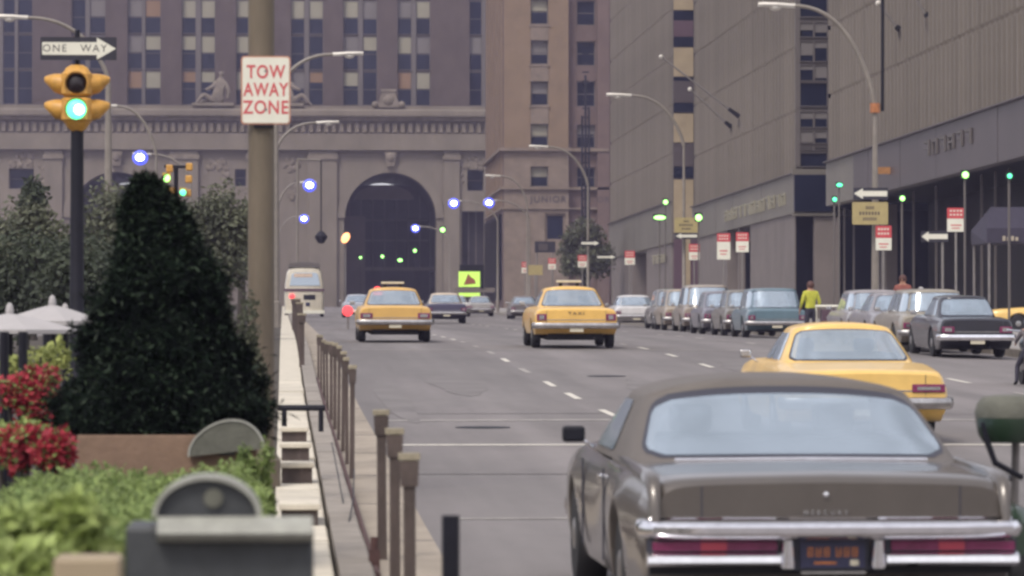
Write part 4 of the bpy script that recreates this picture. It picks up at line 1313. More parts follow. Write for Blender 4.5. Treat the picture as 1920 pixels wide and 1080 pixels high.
for yw in (.9, 3.7):
    for s_ in (-1, 1):
        MB().lathe([(.2, -.1), (.33, -.1), (.35, 0), (.33, .1), (.2, .1)], 'X', (s_ * (vw - .12), yw, .35), 18).build('wheel', M['tyre'], cv)
# red lamps on short posts beside the taxis
for px, py, Y, lab in ((652, 583, 150, 'glowing red lamp low beside the left taxi'), (708, 547, 150, 'glowing red lamp showing just over the roof of the left taxi')):
    p = W(px, py, Y)
    o = thing('red_lamp', lab, 'lamp', (p.x, Y, gz(Y)), group='red warning lamps behind the left taxi')
    MB().tube([(0, 0, 0), (0, 0, p.z - gz(Y))], .05, 8).build('pole', M['grey'], o)
    MB().lathe([(.02, -.12), (.19, -.10), (.2, .1), (.02, .12)], 'Y', (0, -.02, p.z - gz(Y)), 16).build('lamp_glass', M['redlamp'], o, smooth=True)
    MB().box(.2, .62, -.02, .02, p.z - gz(Y) - .05, p.z - gz(Y) + .05).build('bracket', M['signwhite'], o)
# hand cart between the parked cars
Yc = 112.0
hc = thing('hand_cart', 'hand cart with a long pale rail standing by the person in yellow-green', 'cart', (X(1567, Yc), Yc, gz(Yc) - .1))
def c_(px): return X(px, Yc) - X(1567, Yc)
zc = Zp(574, Yc) - gz(Yc) + .1
MB().tube([(c_(1526), 0, zc), (c_(1602), 0, zc)], .04, 8).build('rail', M['signwhite'], hc)
for px in (1530, 1600):
    MB().tube([(c_(px), 0, .18), (c_(px), 0, zc)], .035, 8).build('upright', M['signwhite'], hc)
MB().box(c_(1530), c_(1602), -.35, .35, .18, .24).build('deck', M['grey'], hc)
MB().box(c_(1540), c_(1592), -.2, .3, .25, zc - .1).build('crate', M['purple'], hc)
for px in (1533, 1599):
    for y in (-.3, .3):
        MB().lathe([(.02, -.03), (.09, -.03), (.09, .03), (.02, .03)], 'X', (c_(px), y, .09), 14).build('wheel', M['tyre'], hc)
# lit lime sign panel on a stand
Yl = 300
p0, p1 = W(860, 552, Yl), W(900, 509, Yl)
lp = thing('lit_sign', 'lit lime green sign panel with a reddish triangle, far down the avenue', 'sign', ((p0.x + p1.x) / 2, Yl, gz(Yl)))
hwl = (p1.x - p0.x) / 2
a, c = Zp(538, Yl) - gz(Yl), Zp(509, Yl) - gz(Yl)
MB().box(-hwl, hwl, -.06, .1, a, c).build('panel', M['lit_lime'], lp)
MB().prism([(-hwl * .55, a + .15), (hwl * .6, a + .25), (hwl * .5, a + .55), (.1, a + .75), (-.1, a + 1.0), (-.25, a + .6)], 'Y', -.1, -.065).build('emblem', mat('rust_red_print', (.3, .1, .05)), lp)
MB().box(hwl + .003, hwl + .3, -.12, .4, a - .1, c + .35).build('frame', M['dark'], lp)
MB().box(-hwl * .9, hwl + .3, -.08, .4, c + .003, c + .5).build('hood', M['dark'], lp)
MB().box(-hwl, hwl, -.06, .1, Zp(556, Yl) - gz(Yl), Zp(549, Yl) - gz(Yl)).build('lower_panel', M['lit_lime'], lp)
for dx in (-hwl * .9, hwl * .9):
    MB().box(dx - .08, dx + .08, .1, .25, 0, a + .3).build('post', M['grey'], lp)
MB().box(-hwl * 1.4, hwl * 2.4, -.02, .3, Zp(548, Yl) - gz(Yl), Zp(539.5, Yl) - gz(Yl)).build('ledge', M['groundwall'], lp)

# ================================================================== STREET FURNITURE
def lamp_post(x, Y, tipx, headpy, label, lit=False, r=.095, collar=None, group='street lamps along the avenue', rise=1.6):
    r *= .95
    """pole at (x, Y); arm reaching to tipx; lamp head at the height of photo row headpy"""
    g = gz(Y) + .1
    t = thing('street_lamp', label, 'street lamp', (x, Y, g), group=group)
    H = Zp(headpy, Y) - g
    s_ = 1 if tipx > x else -1
    a = abs(tipx - x)
    hp = H - rise
    MB().tube([(0, 0, -.1), (0, 0, .9), (0, 0, .95), (0, 0, hp * .6), (0, 0, hp)], [r * 1.5, r * 1.4, r, r * .8, r * .55], 10).build('pole', M['lamppole'], t, smooth=True)
    path = []
    for k in range(13):
        u = k / 12
        path.append((s_ * (a - .75) * u**1.25, 0, hp + rise * (1 - (1 - u)**2.3)))
    MB().tube(path, [.055 + (.02 * (1 - k / 12)) for k in range(13)], 8).build('arm', M['lamppole'], t, smooth=True)
    e = Vector(path[-1])
    hd = MB().rings([[(e.x + s_ * q, dy * w_, e.z + dz + h_) for dy, dz in ((-1, 0), (-.7, .07), (.7, .07), (1, 0), (.6, -.06), (-.6, -.06))] for q, w_, h_ in ((-.1, .05, 0), (.1, .10, .0), (.4, .17, .02), (.85, .16, .03), (1.0, .05, .03))]).build('lamp_head', M['lamphead'], t, smooth=True)
    if lit:
        MB().ball((e.x + s_ * .55, 0, e.z - .20), .46, 16, 10, (1, 1, .95)).build('globe', M['lampglobe'], hd, smooth=True)  # halo of the lamp added as a glowing blue ball, not glass
        MB().ball((e.x + s_ * .55, -.30, e.z - .20), .235, 14, 10, (1.1, 1, .9)).build('bulb', M['lampcore'], hd, smooth=True)
    else:
        MB().ball((e.x + s_ * .5, 0, e.z - .05), .13, 12, 6, (1.4, 1, .8)).build('globe', M['lamphead'], hd, smooth=True)
    return t


KL = 17.5
lamp_post(KL, 117.5, X(1438, 117.5), 8, 'lamp with an orange-brown collar, carrying a yellow sign, nearest on the kerb', r=.13, rise=3.0)
o = MB().tube([(0, 0, 0), (0, 0, .28)], .155, 10).build('rusty_collar', M['collar'], loc=(KL, 117.5, Zp(209, 117.5))); tag(o, 'orange-brown collar clamped round the nearest kerb lamp', 'collar')
o = MB().tube([(0, 0, 0), (.02, 0, 6)], .05, 8).build('dark_standpipe', M['dark'], loc=(KL + .22, 117.5, Zp(206, 117.5))); tag(o, 'thin dark pipe rising from the orange-brown collar to the top edge', 'pipe')
lamp_post(KL, 174, X(1148, 174), 178, 'unlit lamp whose pale arm crosses the plain grey block beside the flagpoles', rise=2.2)
lamp_post(KL, 229, X(1000, 229), 275, 'unlit lamp with its pole before the small tree, arm over the pinkish building', rise=2.2)
lamp_post(KL, 286, X(916, 286), 330, 'unlit lamp whose arm crosses the base of the pinkish building', rise=2.0)
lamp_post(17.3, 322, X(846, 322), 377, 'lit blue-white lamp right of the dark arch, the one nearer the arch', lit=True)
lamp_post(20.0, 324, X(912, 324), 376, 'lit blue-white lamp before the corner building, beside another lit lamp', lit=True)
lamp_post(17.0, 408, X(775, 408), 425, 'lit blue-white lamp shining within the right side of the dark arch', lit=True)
lamp_post(-.25, 143, X(668, 143), 103, 'unlit lamp with its arm stretching past the white tow sign', r=.14, rise=1.5)
lamp_post(-.25, 191, X(626, 191), 231, 'unlit lamp with a short arm just below the white tow sign', rise=1.2)
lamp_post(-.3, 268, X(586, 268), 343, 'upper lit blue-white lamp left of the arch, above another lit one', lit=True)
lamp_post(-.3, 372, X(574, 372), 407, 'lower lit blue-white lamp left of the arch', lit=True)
lamp_post(-5.6, 129, X(2, 129), 37, 'unlit lamp arching over the one way sign', r=.16, rise=2.0)
lamp_post(-5.6, 178, X(183, 178), 201, 'unlit lamp with an arm just right of the yellow traffic signal', rise=2.2)
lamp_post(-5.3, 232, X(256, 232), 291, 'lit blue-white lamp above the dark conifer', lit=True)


# --- tow-away pole and sign
PYd = 36.0
px0, px1 = X(465, PYd), X(514, PYd)
o = thing('utility_pole', 'thick beige pole carrying the white tow sign, rising out of the top edge', 'pole', ((px0 + px1) / 2, PYd, gz(PYd) + .1))
r = (px1 - px0) / 2
MB().tube([(0, 0, 0), (0, 0, 5.6), (0, 0, 9.0)], [r * 1.04, r, r * .97], 20).build('shaft', M['pole'], o, smooth=True)
MB().lathe([(r * 1.5, 0), (r * 1.5, .25), (r * 1.1, .33)], 'Z', (0, 0, 0), 20).build('base', M['pole'], o)
sx0, sx1 = X(452, PYd), X(544, PYd)
sz0, sz1 = Zp(236, PYd), Zp(109, PYd)
sg = thing('tow_sign', 'white sign with red lettering TOW AWAY ZONE on the thick beige pole', 'sign', ((sx0 + sx1) / 2, PYd - r - .02, (sz0 + sz1) / 2))
hw_, hh_ = (sx1 - sx0) / 2, (sz1 - sz0) / 2
def rrect(w_, h_, rr, n=5):
    out = []
    for cx, cz, a0 in ((w_ - rr, h_ - rr, 0), (-w_ + rr, h_ - rr, 90), (-w_ + rr, -h_ + rr, 180), (w_ - rr, -h_ + rr, 270)):
        for k in range(n + 1):
            a = R(a0 + 90 * k / n)
            out.append((cx + rr * math.cos(a), cz + rr * math.sin(a)))
    return out
MB().prism(rrect(hw_, hh_, .03), 'Y', -.004, .004).build('rim', M['signedge'], sg)
MB().prism(rrect(hw_ - .012, hh_ - .012, .025), 'Y', -.008, -.0045).build('plate', M['signwhite'], sg)
for body, z in (('TOW', hh_ * .52), ('AWAY', 0.0), ('ZONE', -hh_ * .52)):
    text(body, .165, M['signredm'], sg, (0, -.009, z), sx={'TOW': .80, 'AWAY': .76, 'ZONE': .84}[body], bold=.0035, depth=.0012, spacing=1.12)
MB().box(-r * .9, r * .6, -.02, .1, -hh_ - .03, -hh_ - .003).build('bracket', M['dark'], sg)
for z in (-.2, .2):
    MB().lathe([(.014, -.012), (.014, -.008), (.01, -.013)], 'Y', (0.0, 0, z * .86), 8).build('bolt', M['grey'], sg)


# --- signals
def signal_face(b_lens, parent, x, y, z, r, m, ry=0.0):
    pass


SYd = 45.0
def s_(px): return X(px, SYd)
sxc = s_(144)
sp = thing('traffic_signal', 'yellow two-lens traffic signal showing green, on a dark pole under the one way sign', 'traffic light', (sxc, SYd, gz(SYd) + .1))
def sz_(py): return Zp(py, SYd) - gz(SYd) - .1
MB().tube([(0, 0, 0), (0, 0, .5), (0, 0, .55), (0, 0, sz_(238))], [.12, .11, .085, .072], 14).build('pole', M['dark'], sp, smooth=True)
MB().tube([(0, .02, sz_(134)), (0, .02, sz_(60))], .03, 8).build('top_pipe', M['dark'], sp)
zr, zg = sz_(161), sz_(209)
hb_ = MB()
rr = .155
for zc_ in (zr, zg):
    hb_.rings([[(x * q, y * q, zc_ + dz) for x, y in ((-.17, -.12), (-.12, -.17), (.12, -.17), (.17, -.12), (.17, .12), (.12, .17), (-.12, .17), (-.17, .12))] for q, dz in ((.86, -.135), (1, -.11), (1, .11), (.86, .135))])
hb_.rings([[(x * q, y * q, zr + dz) for x, y in ((-.15, -.11), (-.11, -.15), (.11, -.15), (.15, -.11), (.15, .11), (.11, .15), (-.11, .15), (-.15, .11))] for q, dz in ((.95, .136), (.8, .18), (.45, .215))])
hb_.rings([[(x * q, y * q, zg + dz) for x, y in ((-.15, -.11), (-.11, -.15), (.11, -.15), (.15, -.11), (.15, .11), (.11, .15), (-.11, .15), (-.15, .11))] for q, dz in ((.4, -.24), (.7, -.2), (.95, -.136))])
hs = hb_.build('housing', M['sigyellow'], sp, smooth=True, ang=30)
for zc_, lit in ((zr, 0), (zg, 1)):
    # front lens with its hood
    MB().lathe([(.002, -.215), (.06, -.21), (.10, -.19), (.115, -.165), (.115, -.16)], 'Y', (0, 0, zc_), 24).build('lens', M['green_l'] if lit else M['sigred'], hs, smooth=True)
    if lit:
        MB().ball((.03, -.205, zc_ - .005), .060, 14, 10, (1, .5, 1)).build('bulb', M['green_c'], hs, smooth=True)
    b = MB(); n = 20; rs = []
    for y_, k in ((-.165, 1), (-.25 if not lit else -.215, 1)):
        rs.append([(math.cos(a) * .135, y_, zc_ + math.sin(a) * .135) for a in [math.pi * (-.1 + 1.2 * i / n) for i in range(n + 1)]] + [(math.cos(a) * .125, y_, zc_ + math.sin(a) * .125) for a in [math.pi * (1.1 - 1.2 * i / n) for i in range(n + 1)]])
    b.rings(rs); b.build('hood', M['sigyellow'], hs)
    # hoods of the cross-street faces, tapering outwards
    for sd_ in (-1, 1):
        rs = []
        for q, rad, dz in ((.165, .135, 0), (.25, .12, .012), (.32, .07, .04), (.365, .03, .055)):
            rs.append([(sd_ * q, math.cos(a) * rad, zc_ + dz + math.sin(a) * rad * .9) for a in [2 * math.pi * i / 14 for i in range(14)]])
        MB().rings(rs).build('side_hood', M['sigyellow'], hs, smooth=True, ang=50)
ow = thing('one_way_sign', 'black and white ONE WAY arrow sign above the yellow traffic signal', 'sign', (s_(147), SYd - .06, Zp(95, SYd)))
hw_, hh_ = (s_(219) - s_(76)) / 2, (Zp(73, SYd) - Zp(116, SYd)) / 2
MB().prism(rrect(hw_, hh_, .01), 'Y', -.006, .006).build('plate', M['signdark'], ow)
ar = [(-hw_ + .02, hh_ * .55), (hw_ * .48, hh_ * .55), (hw_ * .48, hh_ * .95), (hw_ * .98, 0), (hw_ * .48, -hh_ * .95), (hw_ * .48, -hh_ * .55), (-hw_ + .02, -hh_ * .55)]
MB().prism(ar, 'Y', -.009, -.0065).build('arrow', M['signwhite'], ow)
text('ONE   WAY', .115, M['lettersd'], ow, (hw_ * -.10, -.010, 0), sx=1.0, depth=.001, spacing=1.25)


def small_signal(px, py, Y, label, rad=.12, lens='green_s', pole=True, x=None, yellow=False, wide=1.0, group='small green traffic lamps down the avenue'):
    p = W(px, py, Y)
    t = thing('green_lamp', label, 'lamp', (p.x, Y, gz(Y)), group=group)
    h = p.z - gz(Y)
    if pole:
        MB().tube([(0, .1, 0), (0, .1, h + rad)], .03, 6).build('pole', M['dark'] if Y > 400 else M['frame'], t)
    hs_ = MB().box(-rad * 1.05 * wide, rad * 1.05 * wide, 0, .2, h - rad * 1.1, h + rad * 1.5).build('housing', M['sigyellow'] if yellow else M['dark'], t)
    MB().ball((0, -.02, h), rad, 12, 8, (wide, .6, 1)).build('lamp_glass', M[lens], hs_, smooth=True)
    return t


small_signal(312, 334, 107, 'green traffic lamp over the conifer top, upper one of the pair', rad=.10, lens='green_s', yellow=True, pole=False)
small_signal(343, 361, 107, 'green traffic lamp over the conifer top, lower one of the pair', rad=.085, lens='green_l', yellow=True, pole=False)
# mast and yellow heads that carry the pair
Ys = 107.3
p = W(330, 335, Ys)
ts = thing('signal_mast', 'signal mast with yellow heads just above the conifer top', 'traffic light', (p.x, Ys, gz(Ys)))
def m_(px, py):
    q = W(px, py, Ys); return Vector((q.x - p.x, 0, q.z - gz(Ys)))
MB().tube([(0, .1, 0), m_(330, 312)], .06, 8).build('pole', M['dark'], ts)
MB().tube([m_(308, 312), m_(352, 313)], .04, 6).build('crossbar', M['dark'], ts)
for px, py in ((318, 316), (354, 336), (355, 313), (322, 358), (352, 362)):
    v = m_(px, py)
    MB().box(v.x - .09, v.x + .09, -.12, .1, v.z - .10, v.z + .10).build('head', M['sigyellow'], ts, bevel=.03)
small_signal(1310, 408, 167, 'green lamp on the kerb right of the beige panel strip', .14)
small_signal(1237, 408, 184, 'long curved green lamp left of the beige panel strip', .10, wide=2.8)
small_signal(1248, 379, 186, 'small green lamp above the long curved green one', .11)
small_signal(1574, 347, 124, 'faint green lamp before the pale fascia, left of the yellow sign', .06, wide=1.6, lens='green_l')
small_signal(1810, 328, 101, 'bright green lamp on a slender pole before the dark lobby', .085)
small_signal(1692, 372, 112, 'green lamp on a slender pole above the red and white sign by the lamp post', .07)
small_signal(1893, 330, 96, 'dim green lamp on a slender pole by the awning', .06, lens='green_l')
small_signal(1565, 374, 126, 'dim green lamp low beside the dark window strip', .07, lens='green_l')
small_signal(830, 431, 330, 'green lamp on the pier right of the dark arch', .20, pole=True)
small_signal(778, 470, 420, 'green lamp under the lit lamp within the dark arch', .18, pole=True)
small_signal(750, 488, 500, 'green lamp low in the middle of the dark arch', .20, wide=1.5)
small_signal(717, 481, 500, 'green lamp low in the arch, left of its middle', .20)
small_signal(676, 483, 500, 'dim green lamp low in the arch beside its left wall', .16)
small_signal(455, 467, 120, 'green lamp seen between the conifer and the thick beige pole', .08)
p = W(648, 446, 300)
o = thing('orange_lamp', 'tilted orange lamp glowing on the left edge of the dark arch', 'lamp', (p.x, 300, gz(300)))
MB().tube([(0, .3, 0), (0, .3, p.z - gz(300))], .05, 6).build('pole', M['grey'], o)
MB().ball((0, 0, 0), .28, 12, 8, (1, .8, 1.5)).build('lamp_glass', M['orangelamp'], o, smooth=True, loc=(0, 0, p.z - gz(300))).rotation_euler = (0, R(30), 0)
# hanging dark disc
Yd = 255
p = W(602, 445, Yd)
o = thing('hanging_lantern', 'dark round lantern hanging on a thin line left of the arch', 'lantern', (p.x, Yd, p.z))
zt_ = Zp(301, Yd) - p.z
MB().tube([(0, 0, .3), (0, 0, zt_)], .045, 6).build('line', M['dark'], o)
MB().lathe([(.01, -.42), (.2, -.36), (.4, -.05), (.4, .08), (.2, .33), (.05, .42)], 'Z', (0, 0, 0), 18).build('lantern', M['dark'], o, smooth=True)
MB().tube([(0, 0, zt_), (-1.5, 0, zt_ + .05)], .05, 6).build('arm', M['lamppole'], o)
MB().tube([(-1.5, 0, zt_ + .05), (-1.5, 0, gz(Yd) - p.z)], .07, 8).build('post', M['lamppole'], o)


# --- kerb signs
def kerb_sign(px, y0, y1, wpx, label, redfrac=.45, arrow=False):
    Y = 17.35 * FPX / (px - VX)
    s__ = FPX / Y
    z1, z0 = Zp(y0, Y), Zp(y1, Y)
    hw_ = wpx / s__ / 2
    t = thing('parking_sign', label, 'sign', (X(px, Y), Y, gz(Y)), group='red and white parking signs along the kerb')
    g = gz(Y)
    MB().tube([(0, .04, 0), (0, .04, z1 - g)], .032, 8).build('post', M['grey'], t)
    zm = z0 + (z1 - z0) * (1 - redfrac)
    MB().box(-hw_, hw_, -.008, .006, z0 - g, zm - g - .002).build('white_plate', M['signwhite'], t)
    rp_ = MB().box(-hw_, hw_, -.008, .006, zm - g + .002, z1 - g).build('red_plate', M['signred'], t)
    b = MB()
    for k in range(2):
        zz = zm - g + (z1 - zm) * (.28 + .36 * k)
        for i in range(4):
            xx = -hw_ * .7 + hw_ * .38 * i
            b.box(xx, xx + hw_ * .22, -.011, -.0085, zz, zz + (z1 - zm) * .16)
    b.build('lettering', M['signwhite'], rp_, kind='stuff')
    b = MB(); zz = z0 - g + (zm - z0) * .45
    b.box(-hw_ * .6, hw_ * .6, -.011, -.0085, zz, zz + (z1 - z0) * .05).box(-hw_ * .5, hw_ * .4, -.011, -.0085, zz - (z1 - z0) * .12, zz - (z1 - z0) * .08)
    b.build('lettering', M['signredm'], t, kind='stuff')
kerb_sign(1357, 437, 486, 25, 'tallest red and white sign, left one of the close pair', .32)
kerb_sign(1392, 435, 472, 24, 'red and white sign, right one of the close pair', .45)
kerb_sign(1302, 457, 487, 20, 'red and white sign before the beige strip, right of its plum doors', .5)
kerb_sign(1181, 470, 496, 19, 'red and white sign before the plain grey block', .5)
kerb_sign(1092, 478, 501, 17, 'small red and white sign left of the pole before the small tree', .5)
kerb_sign(1035, 484, 505, 14, 'tiny red and white sign under the dark window of the corner building', .5)
kerb_sign(984, 491, 512, 12, 'tiny red and white sign at the foot of the corner building', .5)
kerb_sign(1657, 422, 468, 30, 'red and white sign just under the yellow sign', .5)
kerb_sign(1793, 388, 433, 34, 'large red and white sign beside the slender green-lamp pole', .45)


def arrow_sign(px0, px1, y0, y1, Y, label, left=True, group=None, post=False):
    p0, p1 = W(px0, y1, Y), W(px1, y0, Y)
    hw_, hh_ = (p1.x - p0.x) / 2, (p1.z - p0.z) / 2
    t = thing('arrow_sign', label, 'sign', ((p0.x + p1.x) / 2, Y, (p0.z + p1.z) / 2), group=group)
    MB().prism(rrect(hw_, hh_, .02), 'Y', -.006, .006).build('plate', M['signdark'], t)
    f = -1 if left else 1
    MB().prism([(f * hw_ * .97, 0), (f * hw_ * .45, hh_ * .9), (f * hw_ * .45, hh_ * .45), (-f * hw_ * .95, hh_ * .45), (-f * hw_ * .95, -hh_ * .45), (f * hw_ * .45, -hh_ * .45), (f * hw_ * .45, -hh_ * .9)], 'Y', -.010, -.0065).build('arrow', M['signwhite'], t)
    if post:
        MB().tube([(hw_ * .6, .05, -((p0.z + p1.z) / 2 - gz(Y))), (hw_ * .6, .05, hh_)], .035, 8).build('post', M['grey'], t)
arrow_sign(1600, 1665, 352, 374, 117.0, 'black and white left arrow sign on top of the large yellow sign')
arrow_sign(1266, 1308, 437, 448, 173.5, 'small left arrow sign hung below the yellowish sign on the beige strip')
arrow_sign(1727, 1778, 433, 454, 104.5, 'left arrow sign before the dark lobby, next to the large red and white sign', post=True)
arrow_sign(1089, 1124, 451, 461, 228.6, 'small pale arrow sign across the lamp pole by the small tree', left=False)
arrow_sign(1119, 1155, 478, 486, 219, 'pale arrow plate low beside the small tree', left=False, post=True)
for px0, px1, y0, y1, Y, lab in ((1598, 1665, 379, 421, 117.0, 'large yellow sign of dark lettering on the nearest kerb lamp'), (1265, 1309, 408, 436, 173.5, 'yellowish sign across the foot of the beige strip')):
    p0, p1 = W(px0, y1, Y), W(px1, y0, Y)
    hw_, hh_ = (p1.x - p0.x) / 2, (p1.z - p0.z) / 2
    t = thing('yellow_sign', lab, 'sign', ((p0.x + p1.x) / 2, Y, (p0.z + p1.z) / 2))
    MB().prism(rrect(hw_, hh_, .03), 'Y', -.006, .006).build('plate', M['signyellow'], t)
    b = MB()
    for z, wd in ((.5, .25), (0, .6), (-.5, .4)):
        n = 7
        for i in range(n):
            xx = -hw_ * wd + 2 * hw_ * wd * i / n
            b.box(xx, xx + hw_ * wd * .17, -.009, -.0065, hh_ * z - hh_ * .15, hh_ * z + hh_ * .15)
    b.build('lettering', M['post'], t, kind='stuff')
p = W(1665, 320, 160)
o = MB().box(-.5, .5, -.1, .05, -.17, .17).build('orange_sign', mat('orange_board', (.36, .17, .06), .6, var=.3, scale=6), loc=(29.6, 29.6 * FPX / (1665 - VX), Zp(318, 29.6 * FPX / (1665 - VX))))
tag(o, 'small orange-brown board fixed on the dark fascia by the lamp post', 'sign')
p = W(1022, 463, 300)
o = thing('dark_sign', 'dark rectangular sign with a pale panel under the corner building window', 'sign', (p.x, 300, gz(300)))
zz = p.z - gz(300)
MB().box(-.78, .78, -.02, .1, zz - .42, zz + .42).build('plate', M['signdark'], o)
MB().box(-.5, .2, -.05, -.0205, zz - .26, zz + .24).build('panel', M['fasciad'], o)
MB().tube([(-.6, .12, 0), (-.6, .12, zz)], .05, 8).build('post', M['grey'], o)
MB().tube([(.6, .12, 0), (.6, .12, zz)], .05, 8).build('post', M['grey'], o)
# yellowish sign boards low by the corner building
p = W(1004, 505, 280)
o = thing('board_sign', 'dull yellow board low at the foot of the corner building', 'sign', (p.x, 280, gz(280)))
zz = p.z - gz(280)
MB().box(-.5, .5, -.02, .02, zz - .4, zz + .3).build('plate', M['signyellow'], o)
MB().tube([(0, .04, 0), (0, .04, zz)], .05, 8).build('post', M['grey'], o)

# --- posts along the kerb strip
pme_cache = {}
def kerb_post(x, Y, h, wd, label, lean=0.0, capped=True):
    t = thing('kerb_post', label, 'post', (x, Y, gz(Y) + (.0 if x > .58 else .14)), group='weathered posts along the planted strip')
    t.rotation_euler = (lean * .5, lean, 0)
    MB().rings([[(dx * q, dy * q, z) for dx, dy in ((-wd, -wd * .5), (-wd * .8, -wd * .6), (wd * .8, -wd * .6), (wd, -wd * .5), (wd, wd * .5), (wd * .8, wd * .6), (-wd * .8, wd * .6), (-wd, wd * .5))] for q, z in ((1.05, -.3), (1.0, .1), (.95, h * .55), (.97, h))]).build('shaft', M['post'], t)
    if capped:
        MB().box(-wd * 1.75, wd * 1.75, -wd * 1.2, wd * 1.2, h + .001, h + .042).build('cap', M['postcap'], t, bevel=.006)
        MB().box(-wd * 1.35, wd * 1.35, -wd * .9, wd * .9, h - .14, h - .003, taper=1.15).build('collar', M['post'], t)
    return t
words = ['nearest of the capped posts', 'second capped post', 'third capped post, just clear of the long row', 'first post of the long row', 'second post of the long row', 'third post of the long row', 'fourth post of the long row', 'fifth post of the long row', 'sixth post of the long row', 'seventh post of the long row', 'eighth post of the long row', 'ninth post of the long row', 'last visible post of the long row']
tops = [(769, 853), (741, 806), (717, 771), (660, 681), (651, 671), (643, 662), (635, 654), (628, 648), (621, 643), (614, 639), (608, 635), (602, 632), (597, 630)]
Ys_ = [21.6, 25.0, 28.4, 39.5, 42.3, 45.2, 48.2, 51.4, 54.8, 58.5, 62.5, 67, 72]
for (px, py), Y, wd_ in zip(tops, Ys_, words):
    x = X(px, Y)
    h = Zp(py, Y) - gz(Y) - .03 + rnd.uniform(-.03, .03) * (Y > 30)
    kerb_post(x, Y, h, .034 if Y < 30 else rnd.uniform(.019, .026), 'weathered kerb post, ' + wd_ + ' counted from the camera', lean=rnd.uniform(-.012, .012))
p_ = kerb_post(X(845, 16.0), 16.0, Zp(966, 16.0) - gz(16), .036, 'dark bare post out of focus at the bottom edge, without a cap', capped=False)
for ch in p_.children: ch.data.materials[0] = M['dark']
# second row on the kerb further on
for i in range(9):
    Y = 76 + i * 7.0
    kerb_post(X(566 - i * 2.0, Y), Y, .95, .05, 'dark post of the farther row, number %s beyond the long row' % ['one', 'two', 'three', 'four', 'five', 'six', 'seven', 'eight', 'nine'][i], capped=(i % 2 == 0))
# slack wires and low rail
def wire(pts, r, m, label, name='slack_wire', cat='wire', group=None):
    o = MB().tube(pts, r, 6).build(name, m)
    tag(o, label, cat, group)
def G(px, py, Y): return tuple(W(px, py, Y))
wire([G(622, 830, 36), G(632, 880, 34.5), G(643, 940, 33), G(647, 990, 31)], .006, M['dark'], 'dark slack wire hanging by the kerb, left one', group=None)
wire([G(664, 880, 34), G(662, 940, 32), G(652, 990, 30), G(638, 1038, 27)], .006, M['dark'], 'dark curved wire sagging down across the kerb stones')
rail = []
for Y in (25.5, 30, 36, 45, 55, 70):
    rail.append((.605, Y, gz(Y) + .10))
wire(rail, .022, M['rust'], 'rusty low pipe rail running along the kerb face', name='pipe_rail', cat='rail')
o = MB().box(-.035, .035, -.05, .05, 0, .22).box(-.05, .05, -.06, .06, -.02, .03).tube([(0, 0, .2), (0, 0, .30)], .025, 8).build('rusty_stub', M['rust'], loc=(.60, 26.2, gz(26.2)))
tag(o, 'rusty red iron stub at the near end of the low pipe rail', 'stub')

# --- olive boxes and plates in front
Yb = 12.5
t = thing('street_box', 'olive metal street box with a half-round hood, out of focus at the bottom edge', 'street box', (X(412, Yb), Yb, gz(Yb) + .1))
def zb_(py): return Zp(py, Yb) - gz(Yb) - .1
hwb = (X(588, Yb) - X(235, Yb)) / 2
zt_ = zb_(985)
MB().box(-hwb, hwb, 0, .42, 0, zt_).build('body', M['olive'], t, bevel=.015)
xa, xb = X(296, Yb) - X(412, Yb), X(586, Yb) - X(412, Yb)
MB().prism([(-.06, zt_ - .045), (-.075, zt_ - .02), (-.06, zt_ + .002), (-.003, zt_ + .03), (-.003, zt_ - .05)], 'X', xa, xb).build('front_lip', M['olivelight'], t, smooth=True, ang=60)  # lit lip: its brightness is in the paler colour
cxh, rh = X(388, Yb) - X(412, Yb), (X(482, Yb) - X(294, Yb)) / 2
zc0, zc1 = zb_(968), zb_(899)
n = 22
arc = [(cxh + rh * math.cos(math.pi * k / n), zc0 + (zc1 - zc0) * math.sin(math.pi * k / n)) for k in range(n + 1)]
MB().prism([(p[0], p[1]) for p in arc] + [(cxh - rh, zt_ + .003), (cxh + rh, zt_ + .003)], 'Y', .03, .25).build('hood', M['olive'], t, smooth=True, ang=50)
b = MB()
b.rings([[(cxh + (rh + d) * math.cos(math.pi * k / n), y, zc0 + (zc1 - zc0 + d) * math.sin(math.pi * k / n)) for d, y in ((0, -.0), (.014, -.0), (.014, .26), (0, .26))] for k in range(n + 1)])
b.build('hood_rim', M['olivelight'], t, smooth=True, ang=50)
MB().lathe([(.03, .0), (.026, .012), (.005, .014)], 'Y', (cxh + .02, .015, (zc0 + zc1) / 2), 14).build('lock', M['greypad'], t)
Y2 = 25.45
t = thing('half_round_plate', 'grey-green half-round metal plate fixed to the brown planter', 'plate', (X(425, Y2), Y2, gz(Y2) + .1))
r0 = (X(490, Y2) - X(352, Y2)) / 2
zc0, zc1 = Zp(848, Y2) - gz(Y2) - .1, Zp(783, Y2) - gz(Y2) - .1
arc = [(r0 * math.cos(math.pi * k / n), (zc1 - zc0) * math.sin(math.pi * k / n) * (.88 + .12 * math.cos(math.pi * k / n))) for k in range(n + 1)]
o = MB().prism(arc, 'Y', 0, .12).build('plate', M['greypad'], t, smooth=True, ang=50, loc=(0, 0, zc0)); o.rotation_euler = (0, R(-6), 0)
o2 = MB().rings([[(p[0] * q, y, p[1] * q) for q, y in ((1.0, -.008), (1.06, -.008), (1.06, .13), (1.0, .13))] for p in arc]).build('rim', M['olivelight'], t, smooth=True, ang=50, loc=(0, 0, zc0)); o2.rotation_euler = (0, R(-6), 0)
MB().box(-.05, .05, .121, .149, zc0 - .02, zc0 + .08).build('bracket', M['olive'], t)
Y3 = 11.5
p = W(162, 1048, Y3)
o = MB().box(-.095, .095, 0, .3, 0, p.z - gz(Y3) - .1).build('stone_pedestal', M['beige'], loc=(p.x, Y3, gz(Y3) + .1), bevel=.01)
